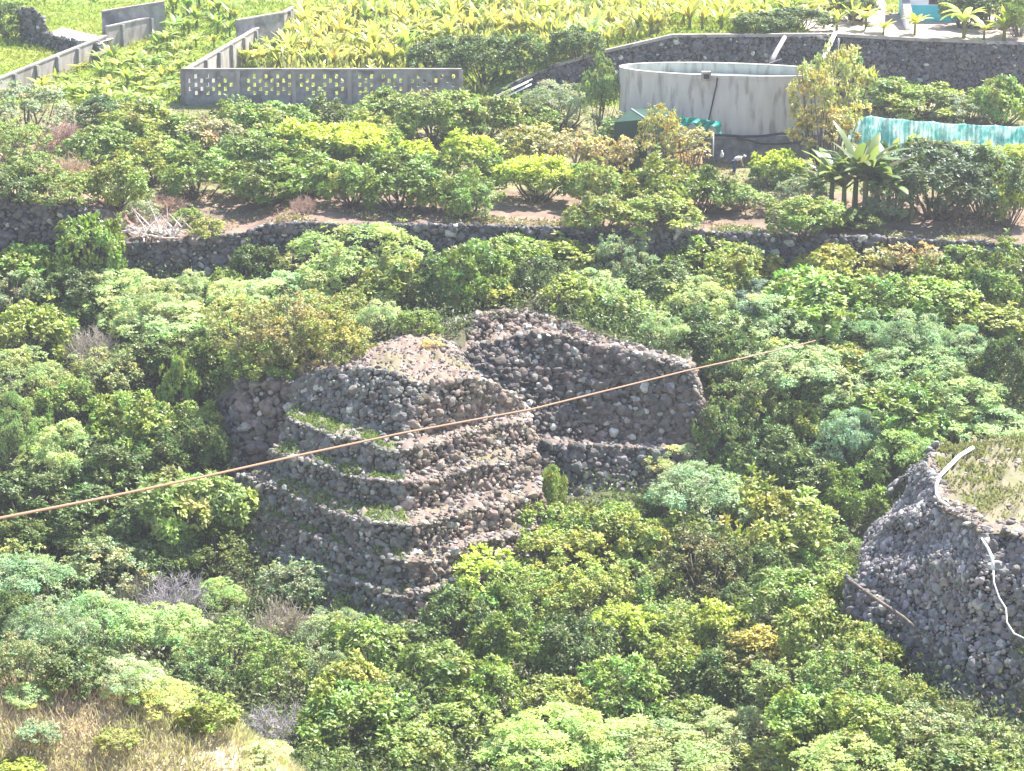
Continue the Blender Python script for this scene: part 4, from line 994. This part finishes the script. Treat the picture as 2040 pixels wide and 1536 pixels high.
(1620,1445,170,110,'G','near the bottom edge, left of the grey ones'),
(1740,1460,150,100,'G','near the bottom edge, below the big greyish one'),
(1840,1465,150,90,'A','near the bottom edge, right side'),
(1975,1490,130,70,'O','near the bottom right corner'),
(1560,1520,150,60,'G','at the bottom edge under the left one'),
(1700,1525,200,60,'P','at the bottom edge, right of centre','low yellowish mint shrub',(.3,.38,.13)),
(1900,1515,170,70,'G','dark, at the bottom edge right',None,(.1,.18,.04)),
(2015,1530,90,50,'G','in the bottom right corner'),
# --- centre behind the tiered wall
(880,570,110,100,'D','right of the large pale dome, left one'),
(945,560,120,120,'G','right of the large pale dome, tall one',None,(.1,.19,.045)),
(985,588,115,56,'Y','golden, right behind the crest of the tiered wall','golden yellow shrub',(.2,.22,.06)),
(925,612,60,44,'O','small, left of the golden one behind the crest'),
(1010,510,120,110,'G','below the middle of the orchard wall'),
(1110,510,130,90,'G','flecked yellow, below the orchard wall',YL,(.23,.27,.06)),
(1075,560,90,80,'D','behind the golden one at the crest'),
(1195,495,110,80,'G','third under the orchard wall from the large dome'),
(1250,545,110,110,'A','in a gap with bare stems, mid centre'),
(1300,490,120,80,'G','under the orchard wall, centre'),
(1395,505,130,100,'G','under the orchard wall, right of centre'),
(1470,530,130,110,'G','under the orchard wall, near the dark gap'),
(1130,596,110,80,'G','over the tiered wall crest, left',YL,(.21,.28,.07)),
(1230,628,130,90,'G','over the tiered wall crest, right',None,(.2,.27,.09)),
(1180,570,110,60,'P','small, mid centre above the crest'),
(1310,575,130,90,'D','dark, right of the bare-stemmed gap'),
(1370,605,150,100,'P','upper, behind the tiered wall corner'),
(1430,590,100,80,'G','between two pale ones behind the wall corner'),
(1490,600,130,80,'P','greyest one','blue-grey fine shrub',(.2,.27,.22)),
(1320,660,90,70,'P','small, touching the tiered wall edge'),
(1400,690,150,120,'D','in the deep hollow right of the wall corner'),
(1535,650,180,110,'P','in the middle of the right thicket'),
(1610,615,180,110,'G','vivid yellow-green, where the cable ends','vivid yellow-green shrub',(.23,.31,.07)),
(1460,740,110,130,'D','right of the wall corner, tall'),
(1560,745,230,120,'P','big and pale, centre of the right thicket',None,(.27,.35,.19)),
(1490,820,130,130,'O','dark flanked, right of the tiered wall edge','dull green hanging shrub',(.15,.19,.07)),
(1590,850,90,80,'G','bright leaf pocket hanging into the dark hollow'),
(1440,880,100,130,'D','in the dark slot beside the tiered wall'),
(1530,920,140,120,'D','deep in the hollow below the bright leaf pocket'),
(1620,960,130,90,'D','at the bottom of the dark hollow'),
(1600,485,120,90,'G','below the orchard ground, right of the dark gap'),
(1560,565,90,55,'T','small and orange tan','small orange tan shrub',(.36,.27,.12)),
(1660,550,140,100,'G','golden green, centre right','golden green shrub',(.29,.3,.07)),
(1740,520,120,90,'T','left one of the tan pair under the banana clump','pinkish tan leafy shrub with gaps',(.34,.3,.15)),
(1810,540,120,90,'T','right one of the tan pair under the banana clump','pinkish tan leafy shrub with gaps',(.34,.3,.15)),
(1895,525,140,100,'G','right of the tan pair under the terrace wall',None,(.2,.25,.07)),
(1990,560,140,110,'F','with a dark belly and visible trunk at the right edge','round green tree',(.16,.23,.06)),
(1660,620,90,60,'D','in front of the golden green shrub'),
(1760,610,140,90,'G','olive-toned, centre of the right thicket top',YL,(.2,.27,.06)),
(1870,620,160,90,'G','left of the round tree at the right edge',YL,(.22,.29,.06)),
(1970,650,130,70,'G','below the round tree at the right edge'),
(1715,660,130,80,'P','upper one of the pale row','pale mint shrub',(.26,.34,.2)),
(1820,680,150,110,'P','second in the pale row','grey mint shrub',(.22,.3,.19)),
(1920,700,120,90,'P','last in the pale row towards the right edge','pale mint shrub',(.26,.34,.2)),
(1680,725,110,70,'G','between the pale row and the big pale one'),
(1810,750,200,110,'P','broad, under the pale row',None,(.28,.36,.2)),
(1900,790,190,85,'P','yellowish, near the right edge','flat yellowish mint dome',(.31,.37,.15)),
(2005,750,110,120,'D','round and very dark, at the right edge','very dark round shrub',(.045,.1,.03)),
(2020,660,70,70,'G','small, above the very dark round one'),
(1690,800,140,90,'P','left of the olive mound shrub'),
(1780,830,170,110,'G','olive-toned, above the rubble mound',YL,(.18,.24,.06)),
(1970,850,170,70,'P','right above the grassy mound top'),
(1690,885,120,130,'P','blue and very round, on the dark hollow','round blue mint shrub',(.2,.31,.22)),
(1785,910,160,120,'P','yellow-toned, directly behind the rubble mound','yellowish mint shrub',(.29,.36,.15)),
(1880,865,80,60,'G','small, on the back edge of the rubble mound'),
(1640,790,100,90,'D','dark gap filler beside the big pale one'),
# --- small plants on the stones
(750,930,50,26,'G','tiny bright tuft on a mound ledge near the cable','lime green tuft',(.24,.36,.05)),
(693,912,24,20,'G','tiniest tuft left of the bright one on the ledge','lime green tuft',(.24,.36,.05)),
(690,738,28,22,'G','tiny tuft at the rim of the mound summit','lime green tuft',(.26,.38,.05)),
(640,765,24,14,'G','tiny tuft in the shoulder wall of the mound','yellow green tuft',(.3,.32,.08)),
(610,885,60,22,'O','low on the first mossy ledge','moss green tuft',(.14,.2,.04)),
(525,1080,60,34,'G','low on a lower mossy ledge','moss green tuft',(.13,.22,.03)),
(630,1000,60,22,'O','low on the middle mossy ledge','moss green tuft',(.14,.2,.05)),
(860,690,46,30,'T','dry tuft on the mound summit','dry straw tuft',(.5,.4,.22)),
(1750,530,0,0,'G','',None,None),
# --- orchard slope, left
(60,230,140,90,'A','at the left edge under the first boundary wall'),
(110,270,110,70,'R','on the pink slope under the boundary wall','reddish dry bush',(.38,.3,.25)),
(30,290,110,80,'O','at the left edge on the reddish slope'),
(130,335,130,70,'R','mid reddish slope','reddish brown dry bush',(.36,.28,.22)),
(50,360,120,80,'O','lower left edge on the reddish slope'),
(30,420,100,60,'D','on top of the dark left retaining wall'),
(120,410,120,60,'O','on the rim of the dark left retaining wall'),
(210,230,110,60,'D','long and low below the walled yard'),
(280,250,140,80,'F','below the walled yard corner'),
(200,300,130,80,'F','on the upper left of the orchard',None,(.19,.25,.08)),
(300,330,120,90,'F','second row of the orchard, left'),
(230,370,120,90,'F','front left of the orchard'),
(360,280,130,66,'F','under the left end of the perforated wall'),
(420,285,130,80,'F','greyish pink leaves, upper orchard','pale greyish fruit tree',(.27,.26,.15)),
(390,350,130,90,'F','front row of the orchard, left part'),
(450,256,110,50,'F','touching the perforated wall plinth, left'),
(520,375,130,80,'F','front row, above the rounded dark wall',None,(.1,.18,.045)),
(500,310,140,80,'F','mid orchard left of the flat yellow ones'),
(550,270,150,62,'F','middle, just below the perforated wall'),
(655,246,120,60,'F','dark and round against the perforated wall','dark green round tree',(.08,.15,.04)),
(600,305,150,70,'M','left one of the flat bright yellow pair'),
(700,300,140,70,'M','right one of the flat bright yellow pair'),
(610,355,140,80,'F','front row with thin trunk'),
(700,375,110,90,'F','front row, left of the wide dark-shaded one'),
(795,370,140,110,'F','wide and dark-shaded, front row',None,(.1,.19,.05)),
(740,270,120,70,'F','mid orchard behind the yellow pair'),
(785,222,110,48,'F','before the right end of the perforated wall'),
(820,325,120,70,'M','behind the wide dark-shaded front tree'),
(870,240,150,95,'F','large with pale flowering tips, behind the orchard','large tree with pale yellow tips',(.24,.27,.09)),
(950,245,130,90,'F','large, right neighbour of the pale-tipped tree'),
(940,322,140,90,'M','dark body under yellow leaves, mid orchard'),
(935,395,110,85,'F','front row, sparse with a dark trunk',None,(.2,.27,.09)),
(870,390,90,80,'F','small, front row beside the wide dark one'),
(1070,365,135,85,'M','brightest yellow, front row centre'),
(1050,300,130,80,'F','tan leaves, above the brightest yellow tree','tan green tree',(.3,.28,.12)),
(1195,380,120,95,'F','front row, right of the brightest yellow one'),
(1320,380,125,100,'F','front row, right of centre'),
(1395,388,112,88,'F','front row, left of the yellow mango by the tank',None,(.12,.21,.05)),
(1140,315,130,80,'T','left of the tan cluster before the tank','peach-toned sparse tree',(.34,.3,.16)),
(1215,320,110,80,'T','middle of the tan cluster before the tank','peach-toned sparse tree',(.33,.29,.16)),
(1250,275,120,80,'F','grey leaved, in front of the tent','grey-green tree',(.24,.28,.15)),
(1110,215,140,95,'P','pale, on the ramp left of the tank','pale grey-green tree',(.28,.33,.22)),
(1060,250,100,70,'F','under the pale tree on the ramp'),
(1150,155,90,60,'D','upper left corner outside the tank'),
(1195,175,70,90,'F','tight against the left side of the tank',None,(.17,.23,.1)),
(1318,275,80,100,'T','covering the right side of the tent','small tan tree',(.33,.31,.14)),
(1375,290,80,60,'T','low, under the teal netting','small tan bush',(.4,.33,.17)),
(1375,330,80,45,'T','rosy, behind the front row','rosy tan bush',(.36,.28,.17)),
(1550,342,100,70,'M','round mango right of the bending person'),
(1480,398,80,48,'G','low, right of the front row',None,(.2,.26,.1)),
(1640,205,110,140,'T','leaning over the right half of the tank','tall yellow tan tree with pale trunks',(.34,.34,.16)),
(1670,180,110,140,'T','second crown, right of the tank rim','tall yellow tan tree',(.33,.33,.15)),
(1640,260,120,80,'T','low crown at the tank foot','yellow tan tree',(.34,.32,.12)),
(1690,125,40,50,'T','topmost small crown before the terrace wall','yellow sprig tree',(.38,.36,.12)),
(1765,190,110,60,'G','left of the row under the terrace wall',None,(.19,.27,.06)),
(1840,210,120,60,'G','middle of the row under the terrace wall'),
(1990,205,120,90,'F','rounded, right end under the terrace wall','bright green tree',(.21,.28,.07)),
(1920,225,90,50,'A','pale, left of the rounded one under the wall'),
(1822,152,44,28,'G','tiny, growing out of the terrace wall'),
(1838,316,95,40,'M','first in front of the shade net'),
(1905,322,95,42,'M','second in front of the shade net'),
(2020,326,95,42,'M','fourth in front of the shade net, right edge'),
(1965,326,90,42,'M','third in front of the shade net'),
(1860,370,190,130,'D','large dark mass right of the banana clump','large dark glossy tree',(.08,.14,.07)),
(1960,380,120,120,'D','dark, between the glossy mass and the right edge'),
(2010,410,90,80,'M','low, at the right edge above the wall'),
(1780,400,100,90,'A','below the banana clump, right part'),
(1940,330,110,70,'A','grey, behind the dark glossy mass'),
(1690,440,90,36,'G','low, hanging on the terrace rim by the bananas',None,(.1,.17,.05)),
(1610,385,90,60,'A','low, left of the banana clump'),
(1560,410,90,50,'R','on the bare pinkish ground','small grey dry bush'),
(375,435,50,32,'G','small, in the dry grass behind the branch heap'),
(412,456,60,36,'G','small yellowish, right of the branch heap',YL,(.24,.28,.08)),
(330,405,90,40,'R','red brown, front of the orchard left','red brown dry bush',(.38,.28,.23)),
(605,405,60,40,'R','red brown, at the rim above the rounded wall','red brown dry bush',(.38,.28,.23)),
(270,420,80,40,'A','low, above the dark wall corner'),
(880,130,110,85,'D','left half of the dark clump behind the perforated wall','dark green rounded tree'),
(965,128,110,90,'D','middle of the dark clump behind the perforated wall','dark green rounded tree'),
(1050,115,100,70,'D','right end of the dark clump, by the rising wall','dark green rounded tree'),
(1510,48,90,36,'D','left one behind the terrace coping'),
(1590,42,100,40,'D','right one behind the terrace coping'),
(1975,20,130,76,'D','tall hedge-like, beside the turquoise house','dark green tall tree'),
(1918,26,70,60,'D','pressed against the turquoise house','dark green tree'),
(2035,35,60,80,'G','at the top right corner'),
(1700,12,80,50,'D','left of the ramp, top edge'),
(290,205,60,28,'R','at the lower end of the yard','small grey dry bush'),
(155,75,0,0,'D','',None,None),
(20,45,90,60,'D','shaded, left of the stone ruin'),
]
YFIX = {(1822, 152): 184.6, (1640, 205): 161, (1670, 180): 164, (1640, 260): 160.5, (1690, 125): 172, (1318, 275): 159.5, (1130, 596): 135.5, (1230, 628): 135, (985, 588): 136.5, (925, 612): 135.5, (1320, 660): 132.5, (1195, 175): 172, (1375, 290): 159, (1700, 12): 196}
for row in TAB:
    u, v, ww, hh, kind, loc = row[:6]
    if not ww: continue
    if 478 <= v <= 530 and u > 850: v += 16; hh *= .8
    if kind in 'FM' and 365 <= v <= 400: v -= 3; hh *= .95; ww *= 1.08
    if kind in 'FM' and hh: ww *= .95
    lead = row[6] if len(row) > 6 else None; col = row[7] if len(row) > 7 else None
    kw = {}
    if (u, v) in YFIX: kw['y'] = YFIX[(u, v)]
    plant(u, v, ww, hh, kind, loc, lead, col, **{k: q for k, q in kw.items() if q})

# ------------------------------------------------------------------ bananas
rb = random.Random(12)
def field(region, n, hpx, label, group, kind, col, sep, inside=None):
    pts = []; tries = 0
    while len(pts) < n and tries < 6000:
        tries += 1; u = rb.uniform(region[0], region[1]); v = rb.uniform(region[2], region[3])
        if inside and not inside(u, v): continue
        if any(abs(u - a) < sep and abs(v - b) < sep * .45 for a, b in pts): continue
        pts.append((u, v))
    for u, v in pts: banana(u, v, hpx * rb.uniform(.75, 1.2), label, kind if rb.random() < .8 else ('U' if kind == 'B' else 'B'), group, col)
GY = (.33, .39, .11); YY = (.47, .48, .15)
wallA = lambda u: np.interp(u, [0, 212, 330], [196, 112, 72])
wallB = lambda u: np.interp(u, [390, 480, 582], [215, 130, 62])
field((60, 470, 75, 215), 60, 32, 'young yellow-green banana plant in the yard between the two pilastered walls', 'young bananas between the pilastered walls', 'B', GY, 19,
      lambda u, v: v > wallA(u) + 8 and (u < 385 or v < 140 and u < 470 and v < np.interp(u, [385, 470], [135, 78])))
field((330, 470, 14, 75), 16, 40, 'green banana plant at the back of the left yard', 'bananas at the back of the left yard', 'U', (.26, .36, .1), 22)
field((470, 900, 78, 137), 62, 44, 'golden banana plant directly behind the perforated wall', 'golden bananas behind the perforated wall', 'U', YY, 22,
      lambda u, v: v > wallB(u) + 8 and not (u > 820 and v > 100))
field((600, 1340, 34, 72), 70, 40, 'golden upright banana plant in the rows before the distant field wall', 'golden bananas before the distant field wall', 'U', YY, 24)
field((930, 1300, 72, 120), 30, 44, 'yellow banana plant above the rising terrace wall', 'yellow bananas above the rising terrace wall', 'U', YY, 24,
      lambda u, v: v < np.interp(u, [930, 1090, 1340], [200, 128, 66]) and not (u < 1100 and v > 80))
field((1340, 1725, 12, 62), 50, 44, 'yellow-green banana plant behind the pale coping of the terrace wall', 'yellow-green bananas behind the coping', 'U', (.44, .46, .13), 25)
for u, v, h, lab in ((1822, 70, 44, 'banana plant with upright fronds before the turquoise house'), (1920, 76, 66, 'yellow banana plant right of the turquoise house'), (2000, 82, 56, 'yellow banana plant near the right edge above the coping'), (1960, 82, 40, 'smaller pale banana plant between two yellow ones above the coping'), (1760, 74, 34, 'small banana plant at the foot of the grey ramp')):
    banana(u, v, h, lab, 'B' if u < 1990 else 'U', None, (.42, .44, .1))
for k, (u, v, h) in enumerate(((1626, 426, 85), (1655, 430, 115), (1680, 438, 125), (1702, 432, 130), (1722, 442, 140), (1745, 436, 135), (1768, 443, 130), (1792, 440, 120), (1815, 444, 105))):
    banana(u, v, h, ('leftmost', 'second from left', 'third from left', 'fourth from left', 'fifth from left, tallest', 'sixth from left', 'seventh from left', 'eighth from left', 'rightmost')[k] + ' dark green banana plant of the terrace clump', 'C', 'banana clump on the orchard terrace', (.2, .26, .11))
banana(1775, 330, 50, 'slender yellow banana plant behind the clump', 'U', None, (.4, .42, .09))

# ------------------------------------------------------------------ uncountable ground cover
def scatter(name, n, xr, yr, Lr, col, mat, accept, up=.5, LW=.45, seed=0, hgt=.0, colour=(1, 1, 1), label=None):
    r = np.random.default_rng(seed); x = r.uniform(*xr, n); y = r.uniform(*yr, n); k = accept(x, y) ; x, y = x[k], y[k]
    z = ground(x, y); n = len(x)
    h = np.abs(r.normal(0, 1, n)) * hgt * (vnoise(x, y, 1.6, 4) > .35)
    pos = np.stack([x, y, z + h - .03], 1); d_ = unit(r.normal(size=(n, 3)) * [1, 1, .5] + [0, 0, up]); L = r.uniform(*Lr, n)
    co, fc = leaves(pos, d_, unit(r.normal(size=(n, 3)) + [0, 0, 1.]), L, L * LW)
    c1, c2 = np.array(col[0]), np.array(col[1]); m = np.clip(vnoise(x, y, 2.5, 7) * 1.6 - .3 + r.normal(0, .2, n), 0, 1)[:, None]
    t = (c1 * (1 - m) + c2 * m) * np.clip(r.normal(1, .18, (n, 1)), .5, 1.6)
    o = mobj(name, raw_mesh(name, co, fc, mat, np.repeat(t, 5, 0))); tag(o, label, 'ground cover', kind='stuff'); return o
scatter('undergrowth', 330000, (-34, 34), (84, 145), (.14, .34), ((.12, .17, .05), (.2, .2, .12)), M_leaf, lambda x, y: (y < 116.5) | (x < -15.5) | ((x < -12) & (y < 121)) | (x > 12) | ((x > .5) & (y < 125)) | (y > 130.5), up=.8, hgt=.75, seed=1, label='low tangled green and grey scrub filling the gaps of the thicket')
scatter('dry_grass', 120000, (-30, -2), (72, 88), (.2, .6), ((.5, .41, .35), (.44, .41, .28)), M_grass, lambda x, y: (x < -4) & (vnoise(x, y, 3, 9) > .05), up=2.2, LW=.1, seed=2, label='pinkish dry grass slope in the bottom left corner')
scatter('dry_grass_heads', 16000, (-30, -3), (72, 88), (.08, .2), ((.3, .32, .12), (.5, .45, .25)), M_grass, lambda x, y: vnoise(x, y, 1.2, 3) > .55, up=1.2, LW=.4, seed=3, hgt=.15, label='scattered low weeds among the dry grass')
scatter('orchard_weeds', 60000, (-40, 40), (147, 181), (.12, .3), ((.28, .27, .14), (.3, .22, .13)), M_leaf, lambda x, y: (vnoise(x, y, 2.2, 5) > .52) | ((y > 157) & (vnoise(x, y, 3, 6) > .3)), up=.8, seed=4, hgt=.1, label='sparse dry weeds on the orchard floor')
scatter('rim_weeds', 16000, (-33, 36), (145.45, 147.3), (.12, .32), ((.2, .24, .08), (.3, .24, .15)), M_leaf, lambda x, y: vnoise(x, y * .3, 1.9, 13) > .5, up=.5, seed=14, hgt=.12, label='weeds and dry scrub along the rim of the orchard retaining wall')
scatter('field_grass', 150000, (-52, 50), (181, 226), (.2, .5), ((.27, .34, .06), (.32, .33, .08)), M_grass, lambda x, y: ~((x > 24) & (y < 200)), up=.9, LW=.3, seed=5, hgt=.12, label='bright yellow-green grass and weeds between the banana plants')
scatter('far_field', 50000, (-14, 22), (212, 235), (.25, .5), ((.3, .42, .04), (.27, .38, .04)), M_grass, lambda x, y: y > 212.6, up=.8, LW=.5, seed=6, hgt=.1, label='vivid green crop field at the top edge')

scatter('banana_foliage', 14000, (-30, 24), (184, 212), (.5, 1.1), ((.43, .45, .14), (.4, .36, .17)), M_ban, lambda x, y: ((x > -21) & (y > 183) & (x < 13) & ((x < 0) | (y > 188))) & (vnoise(x, y, 2.4, 11) > .35), up=1.6, LW=.3, seed=8, hgt=.7, label='mass of golden banana leaves and suckers between the banana rows')
def line_tufts(name, A, B, n, col, seed, label):
    r = np.random.default_rng(seed); A = resample(A, 60); B = resample(B, 60); i = r.integers(0, 60, n); t = r.random((n, 1))
    p = A[i] * (1 - t) + B[i] * t; k = vnoise(p[:, 0] * 1.3, p[:, 1] * 1.3, 1.1, seed) > .42; p = p[k] + r.normal(0, .06, (k.sum(), 3)); n = len(p)
    d_ = unit(r.normal(size=(n, 3)) * [1, 1, .3] + [0, 0, 1.1]); L = r.uniform(.1, .3, n); co, fc = leaves(p, d_, unit(r.normal(size=(n, 3)) + [0, 0, 1.]), L, L * .4)
    tt = np.array(col) * np.clip(r.normal(1, .25, (n, 1)), .5, 1.6); tag(mobj(name, raw_mesh(name, co, fc, M_grass, np.repeat(tt, 5, 0))), label, 'ground cover', kind='stuff')
line_tufts('yellow_grass', Fr + [.5, 1.5, .05], Bk, 9000, (.22, .22, .1), 990, 'yellow dry grass on top of the rubble mound')
for k in range(len(TUFT)):
    line_tufts('moss_and_grass', TUFT[k][0], TUFT[k][1], 2600, (.17, .23, .07), 900 + k, 'moss and short grass on the left ledges of the stepped mound, ' + ('topmost ledge', 'second ledge', 'third ledge', 'fourth ledge', 'fifth ledge', 'lowest ledge')[k])

# ------------------------------------------------------------------ haze
if HAZE:
    m = MB(); m.box(-165, 165, -65, 400, 2, 58); mh = bpy.data.materials.new('haze'); mh.use_nodes = True; t = mh.node_tree
    for n in list(t.nodes):
        if n.type != 'OUTPUT_MATERIAL': t.nodes.remove(n)
    pv = t.nodes.new('ShaderNodeVolumePrincipled'); pv.inputs['Color'].default_value = (.93, .95, 1, 1); pv.inputs['Density'].default_value = HAZE; pv.inputs['Anisotropy'].default_value = .3
    t.links.new(pv.outputs[0], t.nodes['Material Output'].inputs['Volume']); o = m.build('haze', mh); tag(o, kind='stuff')
